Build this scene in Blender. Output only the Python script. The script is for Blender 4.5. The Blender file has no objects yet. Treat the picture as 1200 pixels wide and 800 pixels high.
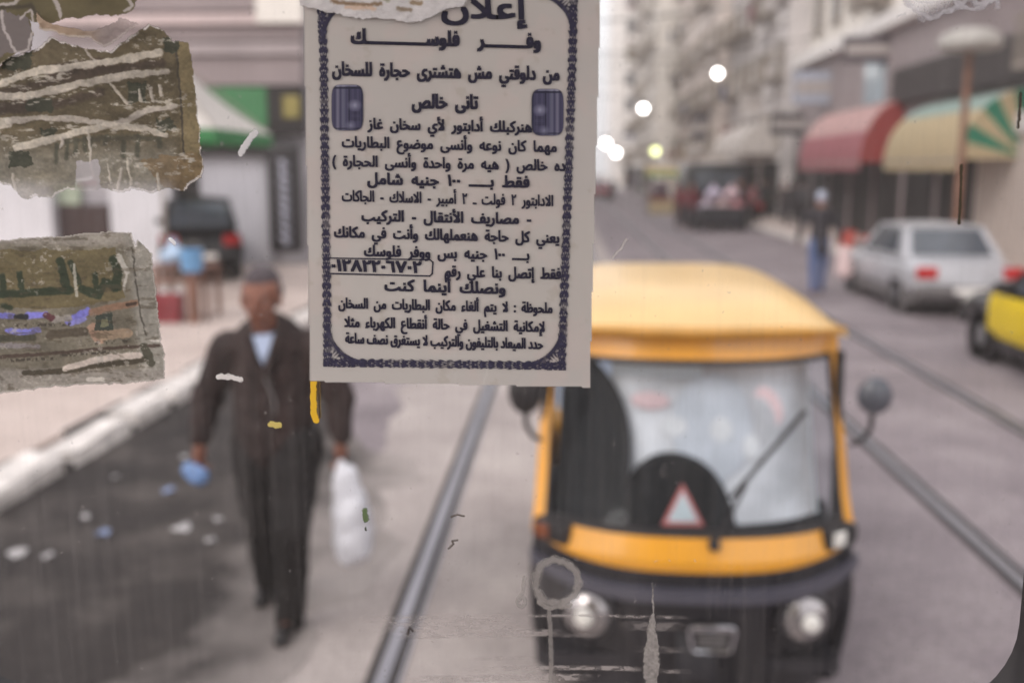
import bpy, bmesh, math, random, unicodedata
import numpy as np
from mathutils import Vector, Matrix, Euler
random.seed(7)
SC = bpy.context.scene; COL = SC.collection
R = math.radians

# ---------------- camera ----------------
CAMZ, F = 2.25, 1167.0
PITCH = math.atan(200/F); YAW = math.atan(66/F*math.cos(PITCH))
cd = bpy.data.cameras.new('camera'); cam = bpy.data.objects.new('camera', cd); COL.objects.link(cam)
cam.location = (0, 0, CAMZ); cam.rotation_euler = (math.pi/2-PITCH, 0, YAW)
cd.sensor_width = 36; cd.lens = F*36/1200; cd.clip_end = 2000; cd.clip_start = .05
cd.dof.use_dof = True; cd.dof.focus_distance = .755; cd.dof.aperture_fstop = 3.4
cd.dof.aperture_blades = 9
SC.camera = cam
# ---------------- sky, sun, exposure ----------------
w = bpy.data.worlds.new('World'); SC.world = w; w.use_nodes = True
nt = w.node_tree; bg = nt.nodes['Background']
sky = nt.nodes.new('ShaderNodeTexSky'); sky.sky_type = 'NISHITA'; sky.sun_disc = False
SUN_EL, SUN_ROT = R(38), R(215)
sky.sun_elevation = SUN_EL; sky.sun_rotation = SUN_ROT; sky.dust_density = 5; sky.air_density = 1.5
hs = nt.nodes.new('ShaderNodeMix'); hs.data_type = 'RGBA'; hs.inputs['Factor'].default_value = .88
hs.inputs['B'].default_value = (7.2, 7.15, 7.3, 1)          # even cloud deck over the clear sky
nt.links.new(sky.outputs['Color'], hs.inputs['A']); nt.links.new(hs.outputs['Result'], bg.inputs['Color'])
bg.inputs['Strength'].default_value = .15
sd = bpy.data.lights.new('sun', 'SUN'); sd.energy = .8; sd.angle = R(25); sd.color = (1, .965, .93)
sun = bpy.data.objects.new('sun', sd); COL.objects.link(sun)
dv = Vector((math.sin(SUN_ROT)*math.cos(SUN_EL), math.cos(SUN_ROT)*math.cos(SUN_EL), math.sin(SUN_EL)))
sun.rotation_euler = dv.to_track_quat('Z', 'Y').to_euler()
SC.view_settings.view_transform = 'Standard'; SC.view_settings.look = 'None'
SC.view_settings.exposure = 0.60; SC.view_settings.gamma = 1
SC.render.engine = 'CYCLES'
SC.cycles.transparent_max_bounces = 24; SC.cycles.max_bounces = 8
SC.cycles.use_denoising = True; SC.cycles.sample_clamp_indirect = 6

# ---------------- helpers ----------------
def lin(c): c = c/255; return c/12.92 if c <= .04045 else ((c+.055)/1.055)**2.4
def s(r, g, b, k=1.0): return (lin(r)*k, lin(g)*k, lin(b)*k)
MR = Euler((math.pi/2-PITCH, 0, YAW)).to_matrix()
def P(px, py, Y, flat=False):
    d = MR @ Vector(((px-600)/F, -(py-400)/F, -1)); t = Y/d.y
    return Vector((0, 0, CAMZ))+d*t
def G(px, py, z=0):
    d = MR @ Vector(((px-600)/F, -(py-400)/F, -1)); t = (z-CAMZ)/d.z
    return Vector((0, 0, CAMZ))+d*t

MATS = {}
def mat(name, col, rough=.7, metal=0, var=.15, scale=6, bump=.0, spec=.4, emit=None, estr=0, coord='Object', stretch=(1,1,1), alpha=1, trans=0):
    if name in MATS: return MATS[name]
    m = bpy.data.materials.new(name); m.use_nodes = True; n = m.node_tree; L = n.links
    p = n.nodes['Principled BSDF']; p.inputs['Roughness'].default_value = rough; p.inputs['Metallic'].default_value = metal
    p.inputs['Specular IOR Level'].default_value = spec
    tc = n.nodes.new('ShaderNodeTexCoord'); mp = n.nodes.new('ShaderNodeMapping'); mp.inputs['Scale'].default_value = stretch
    L.new(tc.outputs[coord], mp.inputs['Vector'])
    nz = n.nodes.new('ShaderNodeTexNoise'); nz.inputs['Scale'].default_value = scale; nz.inputs['Detail'].default_value = 6
    L.new(mp.outputs['Vector'], nz.inputs['Vector'])
    cr = n.nodes.new('ShaderNodeValToRGB'); L.new(nz.outputs['Fac'], cr.inputs['Fac'])
    a = [max(0, c*(1-var)) for c in col]; b = [min(1, c*(1+var)) for c in col]
    cr.color_ramp.elements[0].position = .3; cr.color_ramp.elements[1].position = .7
    cr.color_ramp.elements[0].color = (*a, 1); cr.color_ramp.elements[1].color = (*b, 1)
    L.new(cr.outputs['Color'], p.inputs['Base Color'])
    if bump:
        bp = n.nodes.new('ShaderNodeBump'); bp.inputs['Strength'].default_value = bump; bp.inputs['Distance'].default_value = .02
        L.new(nz.outputs['Fac'], bp.inputs['Height']); L.new(bp.outputs['Normal'], p.inputs['Normal'])
    if emit: p.inputs['Emission Color'].default_value = (*emit, 1); p.inputs['Emission Strength'].default_value = estr
    if alpha < 1: p.inputs['Alpha'].default_value = alpha
    if trans:
        t = n.nodes.new('ShaderNodeBsdfTranslucent'); L.new(cr.outputs['Color'], t.inputs['Color'])
        mx = n.nodes.new('ShaderNodeMixShader'); mx.inputs['Fac'].default_value = trans
        L.new(p.outputs[0], mx.inputs[1]); L.new(t.outputs[0], mx.inputs[2]); L.new(mx.outputs[0], n.nodes['Material Output'].inputs['Surface'])
    MATS[name] = m; return m

def glass(name, tint, clear=.8, gloss=.06, rough=.02, dust=(.5,.5,.5), dustf=.1, fk=.6):
    if name in MATS: return MATS[name]
    m = bpy.data.materials.new(name); m.use_nodes = True; n = m.node_tree; n.nodes.clear(); L = n.links
    out = n.nodes.new('ShaderNodeOutputMaterial')
    tr = n.nodes.new('ShaderNodeBsdfTransparent'); tr.inputs['Color'].default_value = (*[t*clear for t in tint], 1)
    gl = n.nodes.new('ShaderNodeBsdfGlossy'); gl.inputs['Roughness'].default_value = rough
    df = n.nodes.new('ShaderNodeBsdfDiffuse'); df.inputs['Color'].default_value = (*dust, 1)
    m1 = n.nodes.new('ShaderNodeMixShader'); m1.inputs['Fac'].default_value = dustf; L.new(tr.outputs[0], m1.inputs[1]); L.new(df.outputs[0], m1.inputs[2])
    fr = n.nodes.new('ShaderNodeLayerWeight'); fr.inputs['Blend'].default_value = .25
    ma = n.nodes.new('ShaderNodeMath'); ma.operation = 'MULTIPLY_ADD'; ma.inputs[1].default_value = fk; ma.inputs[2].default_value = gloss
    L.new(fr.outputs['Fresnel'], ma.inputs[0])
    m2 = n.nodes.new('ShaderNodeMixShader'); L.new(ma.outputs[0], m2.inputs['Fac']); L.new(m1.outputs[0], m2.inputs[1]); L.new(gl.outputs[0], m2.inputs[2])
    L.new(m2.outputs[0], out.inputs['Surface']); MATS[name] = m; return m

def thing(name, label, cat, loc=(0,0,0), rz=0, group=None):
    o = bpy.data.objects.new(name, None); COL.objects.link(o); o.empty_display_size = .1
    o.location = loc; o.rotation_euler = (0, 0, rz); tag(o, label, cat, group); return o
def tag(o, label, cat, group=None):
    o['label'] = label; o['category'] = cat
    if group: o['group'] = group
    return o
def link(name, me, m=None, parent=None, smooth=False, kind=None, mats=None):
    o = bpy.data.objects.new(name, me); COL.objects.link(o)
    if mats:
        for x in mats: me.materials.append(x)
    elif m and not me.materials: me.materials.append(m)
    if smooth: me.polygons.foreach_set('use_smooth', [True]*len(me.polygons))
    if parent: o.parent = parent
    if kind: o['kind'] = kind
    return o
def dup(o, parent=None):
    c = o.copy(); COL.objects.link(c); c.parent = parent
    for ch in list(o.children): dup(ch, c)
    return c

class MB:
    def __init__(s): s.v = []; s.f = []; s.mi = []
    def add(s, vs, fs, mi=0):
        b = len(s.v); s.v += [tuple(v) for v in vs]; s.f += [tuple(i+b for i in f) for f in fs]; s.mi += [mi]*len(fs); return s
    def box(s, x0, x1, y0, y1, z0, z1, mi=0, bev=0, M=None):
        if bev:
            bm = bmesh.new(); bmesh.ops.create_cube(bm, size=1)
            for v in bm.verts: v.co = Vector(((x0+x1)/2+v.co.x*(x1-x0), (y0+y1)/2+v.co.y*(y1-y0), (z0+z1)/2+v.co.z*(z1-z0)))
            bmesh.ops.bevel(bm, geom=bm.edges[:], offset=bev, segments=2, affect='EDGES', profile=.5)
            bm.verts.index_update(); vs = [v.co.copy() for v in bm.verts]; fs = [[v.index for v in f.verts] for f in bm.faces]; bm.free()
        else:
            vs = [Vector(p) for p in ((x0,y0,z0),(x1,y0,z0),(x1,y1,z0),(x0,y1,z0),(x0,y0,z1),(x1,y0,z1),(x1,y1,z1),(x0,y1,z1))]
            fs = [(0,3,2,1),(4,5,6,7),(0,1,5,4),(1,2,6,5),(2,3,7,6),(3,0,4,7)]
        if M: vs = [M @ v for v in vs]
        return s.add(vs, fs, mi)
    def tube(s, pts, r, n=8, mi=0, cap=True, flat=1.0):
        pts = [Vector(p) for p in pts]; rs = r if isinstance(r, (list, tuple)) else [r]*len(pts); vs = []; fs = []
        for i, p in enumerate(pts):
            d = (pts[min(i+1, len(pts)-1)]-pts[max(i-1, 0)]).normalized()
            up = Vector((0, 1, 0)) if abs(d.y) < .9 else Vector((1, 0, 0))
            u = d.cross(up).normalized(); v = u.cross(d).normalized()
            for k in range(n):
                a = 2*math.pi*k/n; vs.append(p+u*math.cos(a)*rs[i]+v*math.sin(a)*rs[i]*flat)
        for i in range(len(pts)-1):
            for k in range(n): fs.append((i*n+k, i*n+(k+1) % n, (i+1)*n+(k+1) % n, (i+1)*n+k))
        if cap: fs.append(tuple(range(n))[::-1]); fs.append(tuple(range((len(pts)-1)*n, len(pts)*n)))
        return s.add(vs, fs, mi)
    def lathe(s, prof, n=24, M=None, mi=0):   # prof: (r, h) along local z
        vs = []; fs = []
        for r, h in prof:
            for k in range(n):
                a = 2*math.pi*k/n; vs.append(Vector((r*math.cos(a), r*math.sin(a), h)))
        for i in range(len(prof)-1):
            for k in range(n): fs.append((i*n+k, i*n+(k+1) % n, (i+1)*n+(k+1) % n, (i+1)*n+k))
        fs.append(tuple(range(n))[::-1]); fs.append(tuple(range((len(prof)-1)*n, len(prof)*n)))
        if M: vs = [M @ v for v in vs]
        return s.add(vs, fs, mi)
    def grid(s, fn, nu, nv, mi=0, thick=None):
        vs = [fn(i/nu, j/nv) for j in range(nv+1) for i in range(nu+1)]
        fs = [(j*(nu+1)+i, j*(nu+1)+i+1, (j+1)*(nu+1)+i+1, (j+1)*(nu+1)+i) for j in range(nv) for i in range(nu)]
        if thick:
            n0 = len(vs); vs += [Vector(v)+Vector(thick) for v in vs]; fs += [tuple(i+n0 for i in f)[::-1] for f in fs]
            W = nu+1
            ring = [i for i in range(W)]+[j*W+nu for j in range(1, nv+1)]+[nv*W+i for i in range(nu-1, -1, -1)]+[j*W for j in range(nv-1, 0, -1)]
            for a, b in zip(ring, ring[1:]+ring[:1]): fs.append((a, a+n0, b+n0, b))
        return s.add(vs, fs, mi)
    def build(s, name, m, parent=None, smooth=False, kind=None):
        me = bpy.data.meshes.new(name); me.from_pydata(s.v, [], s.f)
        ms = m if isinstance(m, list) else [m]
        for x in ms: me.materials.append(x)
        if len(ms) > 1: me.polygons.foreach_set('material_index', s.mi)
        me.update(); bm = bmesh.new(); bm.from_mesh(me); bmesh.ops.recalc_face_normals(bm, faces=bm.faces); bm.to_mesh(me); bm.free()
        o = link(name, me, None, parent, smooth, kind)
        if smooth:
            me.polygons.foreach_set('use_smooth', [True]*len(me.polygons))
            md = o.modifiers.new('edges', 'EDGE_SPLIT'); md.split_angle = R(38)
        return o

def capsule(mb, a, ra, b, rb, flat=1.0, n=14):
    a, b = Vector(a), Vector(b); d = (b-a); L = d.length; d = d.normalized() if L > 1e-6 else Vector((0,0,1))
    pts = []; rs = []
    for t in (0.02, .3, .6, .85): pts.append(a-d*ra*math.cos(t*math.pi/2)); rs.append(max(ra*math.sin(t*math.pi/2), .001))
    for k in range(6): t = k/5; pts.append(a.lerp(b, t)); rs.append(ra+(rb-ra)*t)
    for t in (.85, .6, .3, .02): pts.append(b+d*rb*math.cos(t*math.pi/2)); rs.append(max(rb*math.sin(t*math.pi/2), .001))
    mb.tube(pts, rs, n, flat=flat)
def blob(name, caps, m, voxel=.012, parent=None, smooth=4, disp=0, cuts=None):
    mb = MB()
    for c in caps: capsule(mb, *c)
    me = bpy.data.meshes.new(name); me.from_pydata(mb.v, [], mb.f); me.update()
    bm = bmesh.new(); bm.from_mesh(me); bmesh.ops.recalc_face_normals(bm, faces=bm.faces); bm.to_mesh(me); bm.free()
    o = bpy.data.objects.new(name, me); COL.objects.link(o)
    md = o.modifiers.new('r', 'REMESH'); md.mode = 'VOXEL'; md.voxel_size = voxel
    sm = o.modifiers.new('s', 'SMOOTH'); sm.iterations = smooth; sm.factor = .6
    if disp:
        tx = bpy.data.textures.new(name, 'CLOUDS'); tx.noise_scale = .09
        dm = o.modifiers.new('d', 'DISPLACE'); dm.texture = tx; dm.strength = disp; dm.texture_coords = 'GLOBAL'
    me2 = bpy.data.meshes.new_from_object(o.evaluated_get(bpy.context.evaluated_depsgraph_get()))
    o.modifiers.clear(); o.data = me2; me2.name = name; me2.materials.clear(); me2.materials.append(m)
    me2.polygons.foreach_set('use_smooth', [True]*len(me2.polygons))
    if parent: o.parent = parent
    return o

# ---------------- ground, road, pavement, rails ----------------
def ground_mat(name, c1, c2, c3, sc=1.2, speck=.3, rough=.85):
    m = bpy.data.materials.new(name); m.use_nodes = True; n = m.node_tree; L = n.links; p = n.nodes['Principled BSDF']
    tc = n.nodes.new('ShaderNodeTexCoord')
    a = n.nodes.new('ShaderNodeTexNoise'); a.inputs['Scale'].default_value = sc; a.inputs['Detail'].default_value = 8; a.inputs['Roughness'].default_value = .65
    b = n.nodes.new('ShaderNodeTexNoise'); b.inputs['Scale'].default_value = sc*30; b.inputs['Detail'].default_value = 4
    for t in (a, b): L.new(tc.outputs['Object'], t.inputs['Vector'])
    cr = n.nodes.new('ShaderNodeValToRGB'); e = cr.color_ramp.elements; e[0].position = .32; e[0].color = (*c1, 1); e[1].position = .68; e[1].color = (*c3, 1)
    x = e.new(.5); x.color = (*c2, 1); L.new(a.outputs['Fac'], cr.inputs['Fac'])
    mx = n.nodes.new('ShaderNodeMix'); mx.data_type = 'RGBA'; mx.blend_type = 'OVERLAY'; mx.inputs['Factor'].default_value = speck
    L.new(cr.outputs['Color'], mx.inputs['A']); L.new(b.outputs['Fac'], mx.inputs['B']); L.new(mx.outputs['Result'], p.inputs['Base Color'])
    p.inputs['Roughness'].default_value = rough; p.inputs['Specular IOR Level'].default_value = .35
    bp = n.nodes.new('ShaderNodeBump'); bp.inputs['Strength'].default_value = .4; bp.inputs['Distance'].default_value = .02
    L.new(b.outputs['Fac'], bp.inputs['Height']); L.new(bp.outputs['Normal'], p.inputs['Normal'])
    return m
M_ground = ground_mat('packed_earth', s(120,112,106), s(132,124,118), s(144,136,128))
M_road = ground_mat('worn_road', s(112,103,106), s(132,122,125), s(152,142,143), sc=.8, speck=.6)
M_bed = ground_mat('track_concrete', s(146,136,133), s(163,153,149), s(178,168,163), sc=.9, speck=.45)
M_gut = ground_mat('dirty_asphalt', s(34,29,28), s(46,40,38), s(84,77,73), sc=1.1, speck=.5)
def fade_to(m, c, x0, x1, amp):
    n = m.node_tree; L = n.links; p = n.nodes['Principled BSDF']; src = p.inputs['Base Color'].links[0].from_socket
    tc = n.nodes.new('ShaderNodeTexCoord'); sx = n.nodes.new('ShaderNodeSeparateXYZ'); L.new(tc.outputs['Object'], sx.inputs[0])
    t = n.nodes.new('ShaderNodeTexNoise'); t.inputs['Scale'].default_value = 2.2; t.inputs['Detail'].default_value = 7; L.new(tc.outputs['Object'], t.inputs['Vector'])
    a = n.nodes.new('ShaderNodeMath'); a.operation = 'MULTIPLY_ADD'; L.new(t.outputs['Fac'], a.inputs[0]); a.inputs[1].default_value = amp; L.new(sx.outputs['X'], a.inputs[2])
    mr = n.nodes.new('ShaderNodeMapRange'); mr.inputs['From Min'].default_value = x0+amp*.5; mr.inputs['From Max'].default_value = x1+amp*.5; L.new(a.outputs[0], mr.inputs['Value'])
    mx = n.nodes.new('ShaderNodeMix'); mx.data_type = 'RGBA'; L.new(mr.outputs['Result'], mx.inputs['Factor']); L.new(src, mx.inputs['A']); mx.inputs['B'].default_value = (*c, 1); L.new(mx.outputs['Result'], p.inputs['Base Color'])
M_gutx = M_gut.copy(); M_gutx.name = 'dirty_asphalt_margin'; fade_to(M_gutx, s(154,145,141), -1.95, -1.1, 1.1)
M_pave = ground_mat('pink_pavement', s(176,160,152), s(188,172,164), s(198,183,175), sc=.8)
M_kerb = mat('kerb_stone', s(208,201,196), .85, var=.3, scale=5, bump=.6)
MB().box(-400, 400, -60, 600, -.3, 0).build('ground', M_ground, kind='structure')
MB().box(-3.75, 7.3, -30, 260, -.1, .004).build('road', M_road, kind='structure')
# pale concrete track bed with an uneven left margin
v = []; f = []; ys = [i*.25-4 for i in range(400)]
for i, y in enumerate(ys):
    v += [(-1.62+.09*math.sin(y*1.7)+.06*math.sin(y*4.1+1)+random.uniform(-.03, .03), y, .009), (.05, y, .009), (1.1, y, .009)]
    if i: b = i*3; f += [(b-3, b-2, b+1, b), (b-2, b-1, b+2, b+1)]
MB().add(v, f).build('track_bed', M_bed, kind='structure')
v = []; f = []
for i, y in enumerate(ys[:150]):
    xr = -1.14+.06*math.sin(y*1.3+2)+.09*math.sin(y*3.7)+.08*math.sin(y*9)+random.uniform(-.16, .14)
    if y > 7.5: xr = -1.5-(y-7.5)*.45
    xr = max(xr, -3.74)
    v += [(-3.76, y, .013), (xr, y, .013)]
    if i: b = i*2; f += [(b-2, b-1, b+1, b)]
MB().add(v, f).build('gutter_asphalt', M_gutx, kind='structure')
MB().box(-60, -4.10, -30, 260, -.1, .14).build('pavement', M_pave, kind='structure')
MB().box(7.5, 60, -30, 260, -.1, .14).build('pavement', M_pave, kind='structure')
for side, X0, X1, yr in (('l', -4.03, -3.75, (2.2, 60)), ('r', 7.3, 7.5, (6, 70))):
    kb = None
    kmesh = []
    for k in range(3):
        mb = MB(); mb.box(-.17, .14, -.5, .5, -.05, .165, bev=.045)
        vs = []
        for q in mb.v: vs.append((q[0]+random.uniform(-.012, .012), q[1]+random.uniform(-.03, .03), q[2]+random.uniform(-.015, .008)))
        me = bpy.data.meshes.new('kerbstone'); me.from_pydata(vs, [], mb.f); me.materials.append(M_kerb); kmesh.append(me)
    kb = MB().box(X0+.02, X1-.02, yr[0]-30, yr[1]+150, -.1, .05).build('kerb', M_gut, kind='structure')
    for q in range(14):
        if side == 'l': MB().box(-4.12+.02*math.sin(q), -4.03+.03*math.cos(q*2), 2.5+q*1.3, 2.5+q*1.3+random.uniform(.5, 1.25), .1, .146).build('open_joint', M_gut, kb)
    y = yr[0]
    while y < yr[1]:
        o = bpy.data.objects.new('kerbstone', kmesh[random.randrange(3)]); COL.objects.link(o); o.parent = kb
        L_ = random.uniform(.8, 1.15); o.location = ((X0+X1)/2+random.uniform(-.02, .02), y+L_/2, random.uniform(-.03, .01)); o.scale = (1 if side == 'l' else .7, L_-.10, 1)
        o.rotation_euler = (random.uniform(-.03, .03), random.uniform(-.09, .09), random.uniform(-.05, .05)); y += L_
M_steel = mat('rail_steel', s(160,158,164), .42, .8, var=.15, scale=20, stretch=(1,.05,1))
M_groove = mat('rail_groove', s(48,43,42), .8)
def rail(x, label):
    o = thing('tram_rail', label, 'tram rail', (x, 0, 0), group='tram rails set in the road')
    MB().box(-.032, .032, -4, 140, .0, .022, bev=.006).build('rail_head', M_steel, o)
    MB().box(.034, .072, -4, 140, .0, .013).build('groove', M_groove, o)
    MB().box(.074, .088, -4, 140, .0, .019).build('guard_lip', M_steel, o)
    MB().box(-.075, -.037, -4, 140, .0, .0125).build('joint_filler', M_groove, o)
rail(-.81, 'pale worn tram rail running up the street beside the walking man')
rail(.625, 'tram rail passing under the yellow auto rickshaw')
rail(2.52, 'tram rail emerging from behind the rickshaw to the lower right corner')
rail(3.99, 'thin tram rail farthest right, nearest the silver car')

# ---------------- far and side buildings ----------------
def wallmat(n, c): return mat(n, c, .9, var=.10, scale=.8, bump=.2)
M_cream = wallmat('cream_render', s(226,220,212)); M_pinkw = wallmat('pink_render', s(222,210,202))  # wall tones kept pale so they carry part of the distance haze
M_greyw = wallmat('grey_render', s(206,200,198)); M_white = wallmat('white_render', s(236,232,228))
M_tanw = wallmat('tan_render', s(190,172,152)); M_mauve = wallmat('mauve_board', s(146,134,134)); M_dull = wallmat('dull_mauve_wall', s(158,147,147))
M_dark = mat('shop_dark', s(40,35,34), .8); M_frame = mat('window_frame', s(150,140,130), .6)
M_pane = mat('window_pane', s(92,94,100), .15, spec=.8, var=.3, scale=2); M_shut = mat('shutter_slats', s(128,118,104), .7)
M_paneb = mat('sky_blue_pane', s(165,182,192), .2, spec=.8)
wf = MB(); wf.box(-.6, -.5, -.06, .05, -.75, .75); wf.box(.5, .6, -.06, .05, -.75, .75); wf.box(-.498, .498, -.06, .05, .65, .75); wf.box(-.7, .7, -.12, .05, -.85, -.752)
wf.box(-.03, .03, -.04, .02, -.748, .648)
me_wf = wf.build('window', M_frame); WF = me_wf.data; bpy.data.objects.remove(me_wf)
wp = MB(); wp.box(-.495, .495, -.015, .012, -.745, .645); t_ = wp.build('pane', M_pane); WP = t_.data; bpy.data.objects.remove(t_)
t_ = wp.build('pane', M_shut); WS = t_.data; bpy.data.objects.remove(t_)
bal = MB(); bal.box(-1.1, 1.1, -.9, 0, -.12, 0); bal.box(-1.1, 1.1, -.9, -.85, .9, .96)
for k in range(12): bal.box(-1.08+k*.19, -1.05+k*.19, -.89, -.86, 0, .9)
for xx in (-1.1, 1.05): bal.box(xx, xx+.05, -.85, 0, .9, .96); 
t_ = bal.build('balcony', M_frame); BAL = t_.data; bpy.data.objects.remove(t_)
t_ = MB().box(-.35, .35, -.3, .1, -.25, .25, bev=.03).build('air_conditioner', M_greyw); ACM = t_.data; bpy.data.objects.remove(t_)
LAU = []
for q_, c_ in enumerate(((120,70,78), (70,84,120), (210,204,198), (90,88,86), (170,140,96))):
    mb = MB()
    for k in range(4): mb.box(-.8+k*.42, -.8+k*.42+.3, -.01, .01, -.1-.15*((k*7+q_) % 4), .35)
    t_ = mb.build('laundry', mat('laundry%d' % q_, s(*c_), .9)); LAU.append(t_.data); bpy.data.objects.remove(t_)
def building(label, x0, x1, y0, y1, h, m, faces, z0=4.0, dz=3.1, dx=2.6, cat='building', balc=.3, seed=1, name='apartment_building'):
    rnd = random.Random(seed)
    o = thing(name, label, cat, ((x0+x1)/2, (y0+y1)/2, 0)); ox, oy = (x0+x1)/2, (y0+y1)/2
    MB().box(x0-ox, x1-ox, y0-oy, y1-oy, 0, h).build('wall', m, o)
    MB().box(x0-ox-.25, x1-ox+.25, y0-oy-.25, y1-oy+.25, h+.002, h+.35).build('cornice', M_white, o)
    for fc in faces:
        ln, org, ang = {'-y': (x1-x0, Vector((x0-ox, y0-oy-.03, 0)), 0), '-x': (y1-y0, Vector((x0-ox-.03, y1-oy, 0)), -math.pi/2), '+x': (y1-y0, Vector((x1-ox+.03, y0-oy, 0)), math.pi/2)}[fc]
        n = max(1, int(ln/dx)); rot = Matrix.Rotation(ang, 3, 'Z'); z = z0
        mb = MB()
        while z < h-2:
            mb.box(0, ln, -.06, .02, z-1.35, z-1.2, M=rot.to_4x4())
            for i in range(n):
                c = org+rot @ Vector(((i+.5)*ln/n, 0, z+.2))
                for me in ([WF, WP if rnd.random() < .6 else WS]):
                    if me is WF:
                        w_ = bpy.data.objects.new('window', me); w_.parent = o; w_.location = c; w_.rotation_euler.z = ang; w_.scale = (rnd.uniform(.85, 1.2), 1, 1); COL.objects.link(w_)
                    else:
                        p_ = bpy.data.objects.new('pane', me); p_.parent = w_; COL.objects.link(p_)
                if rnd.random() < .3:
                    b_ = bpy.data.objects.new('air_conditioner', ACM); b_.parent = o; b_.location = c+rot @ Vector((.95, -.2, -.5)); b_.rotation_euler.z = ang; COL.objects.link(b_)
                if rnd.random() < .22:
                    b_ = bpy.data.objects.new('laundry', LAU[rnd.randrange(len(LAU))]); b_.parent = o; b_.location = c+rot @ Vector((0, -.95, -.75)); b_.rotation_euler.z = ang; COL.objects.link(b_)
                if rnd.random() < balc:
                    b_ = bpy.data.objects.new('balcony', BAL); b_.parent = o; b_.location = c+Vector((0, 0, -.95)); b_.rotation_euler.z = ang; COL.objects.link(b_)
            z += dz
        b = mb.build('string_course', M_white, o); b.location = org
        # ground floor openings
        mb = MB()
        for i in range(max(1, n//2)):
            a = (i+.15)*ln/max(1, n//2); b2 = (i+.85)*ln/max(1, n//2)
            mb.box(a, b2, -.05, .02, .15, 2.7, M=rot.to_4x4())
        b = mb.build('shop_opening', M_dark, o); b.location = org
    return o
building('cream building above the shop awnings with a long pale ledge', 10.52, 20, 22.6, 45.7, 15, M_cream, ['-y', '-x'], z0=8.6, balc=.35, seed=2)
building('grey white apartment block beyond the pink awning', 9.6, 20, 46, 62, 17, M_greyw, ['-x'], seed=3, balc=.5)
building('tall pale pink block farther up the right side', 9.0, 20, 62.5, 84, 20, M_pinkw, ['-x'], seed=4, balc=.5)
building('distant cream tower closing the right side of the street', 7.2, 20, 85, 112, 30, M_cream, ['-y', '-x'], seed=5, dx=3.6, balc=.5)
building('hazy pale high block standing at the end of the street', 5.6, 26, 128, 148, 42, M_white, ['-y'], seed=6, dx=3.6, balc=.2)
building('shadowed grey block on the left far beyond the notice', -22, -9, 41, 62, 18, M_greyw, ['+x', '-y'], seed=7)
building('cream block second on the left far up the street', -22, -8.6, 62.5, 100, 16, M_cream, ['+x'], seed=8)

# right shop row (X = 10)
def shoprow():
    o = thing('shop_row', 'row of dim open shops under the awnings with pale ledge above', 'shops', (10, 22.5, 0))
    MB().box(.0, .5, 3.8, 23, 0, 6.55).build('wall', M_dull, o)
    MB().box(-.35, .55, 0, 23.1, 6.55, 7.0, bev=.03).build('ledge', M_white, o)
    MB().box(-.12, -.003, 2.5, 22.4, .15, 2.75).build('shop_opening', M_dark, o)
    m = mat('dark_fascia', s(62,55,54), .7)
    MB().box(-.26, -.003, -.3, 9.2, 4.15, 5.25, bev=.1).build('fascia', m, o)
    MB().box(-.14, -.003, 10.6, 12.4, 4.4, 6.0).build('blue_window', M_paneb, o)
    MB().box(.0, .5, 0, 3.79, 0, 6.54).build('end_wall', M_mauve, o)
    for k in range(6): MB().box(-.16, -.121, 5+k*2.8, 5.25+k*2.8, .15, 2.75).build('door_post', M_mauve, o)
    return o
shoprow()
o = thing('roller_shutter', 'pale ribbed metal shutter behind the yellow taxi', 'shutter', (9.78, 16.3, 0))
m = mat('shutter_paint', s(190,178,170), .6, var=.08); mb = MB()
for k in range(24):
    mb = MB(); mb.box(0, .1, k*.36, k*.36+.30, .15, 3.05, bev=.02); mb.build('slat', m, o)
MB().box(.03, .09, 0, 8.65, .16, 3.04).build('backing', mat('shutter_gap', s(140,128,122), .7), o)
MB().box(-.1, .3, -.1, 8.5, 3.06, 3.5).build('lintel', M_greyw, o)
building('grey building at the right edge over the shutter', 10.12, 22, 6, 22.2, 10, M_dull, ['-x'], z0=5.2, seed=9, name='corner_building', balc=.2)

# awnings
def awning(label, x, y0, y1, ztop, zlow, proj, cols, side):
    o = thing('shop_awning', label, 'awning', (x, y0, 0))
    def prof(t):     # t 0 wall top -> 1 front lower edge ; barrel curve
        a = t*math.pi/2
        return Vector((-proj*math.sin(a), 0, zlow+.0+(ztop-zlow)*math.cos(a)))
    L_ = y1-y0; mb = MB()
    n = len(cols)
    for i, m in enumerate(cols):
        t0, t1 = i/n, (i+1)/n
        mb = MB(); mb.grid(lambda u, v_: prof(t0+(t1-t0)*v_)+Vector((0, u*L_, 0)), 12, 6, thick=(0.012, 0, -.012)); mb.build('canvas', m, o, smooth=True)
    k = len(side)
    for e, yy in ((0, -.004), (1, L_+.004)):
        for i, m in enumerate(side):
            mb = MB(); c = Vector((0, yy, zlow)); pts = [prof(i/k+(1/k)*q/4)+Vector((0, yy, 0)) for q in range(5)]
            mb.add([c]+pts+[p+Vector((0, .01, 0)) for p in [c]+pts], [tuple(range(6)), tuple(range(11, 5, -1))]); mb.build('side_panel', m, o)
    mb = MB(); mb.tube([(-proj, 0, zlow-.02), (-proj, L_, zlow-.02)], .03); mb.tube([(0, 0, ztop), (0, L_, ztop)], .03); mb.build('rod', M_frame, o)
    for q in range(int(L_/.5)):
        pass
    mb = MB(); mb.grid(lambda u, v_: Vector((-proj-.005+.01*math.sin(u*60), u*L_, zlow-.02-v_*(.22+.03*math.cos(u*80)))), 60, 2, thick=(.008, 0, 0)); mb.build('valance', cols[-1], o)
    return o
K = 1.0
A = lambda n, c, t=.35: mat(n, c, .8, var=.08, trans=t)
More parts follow.
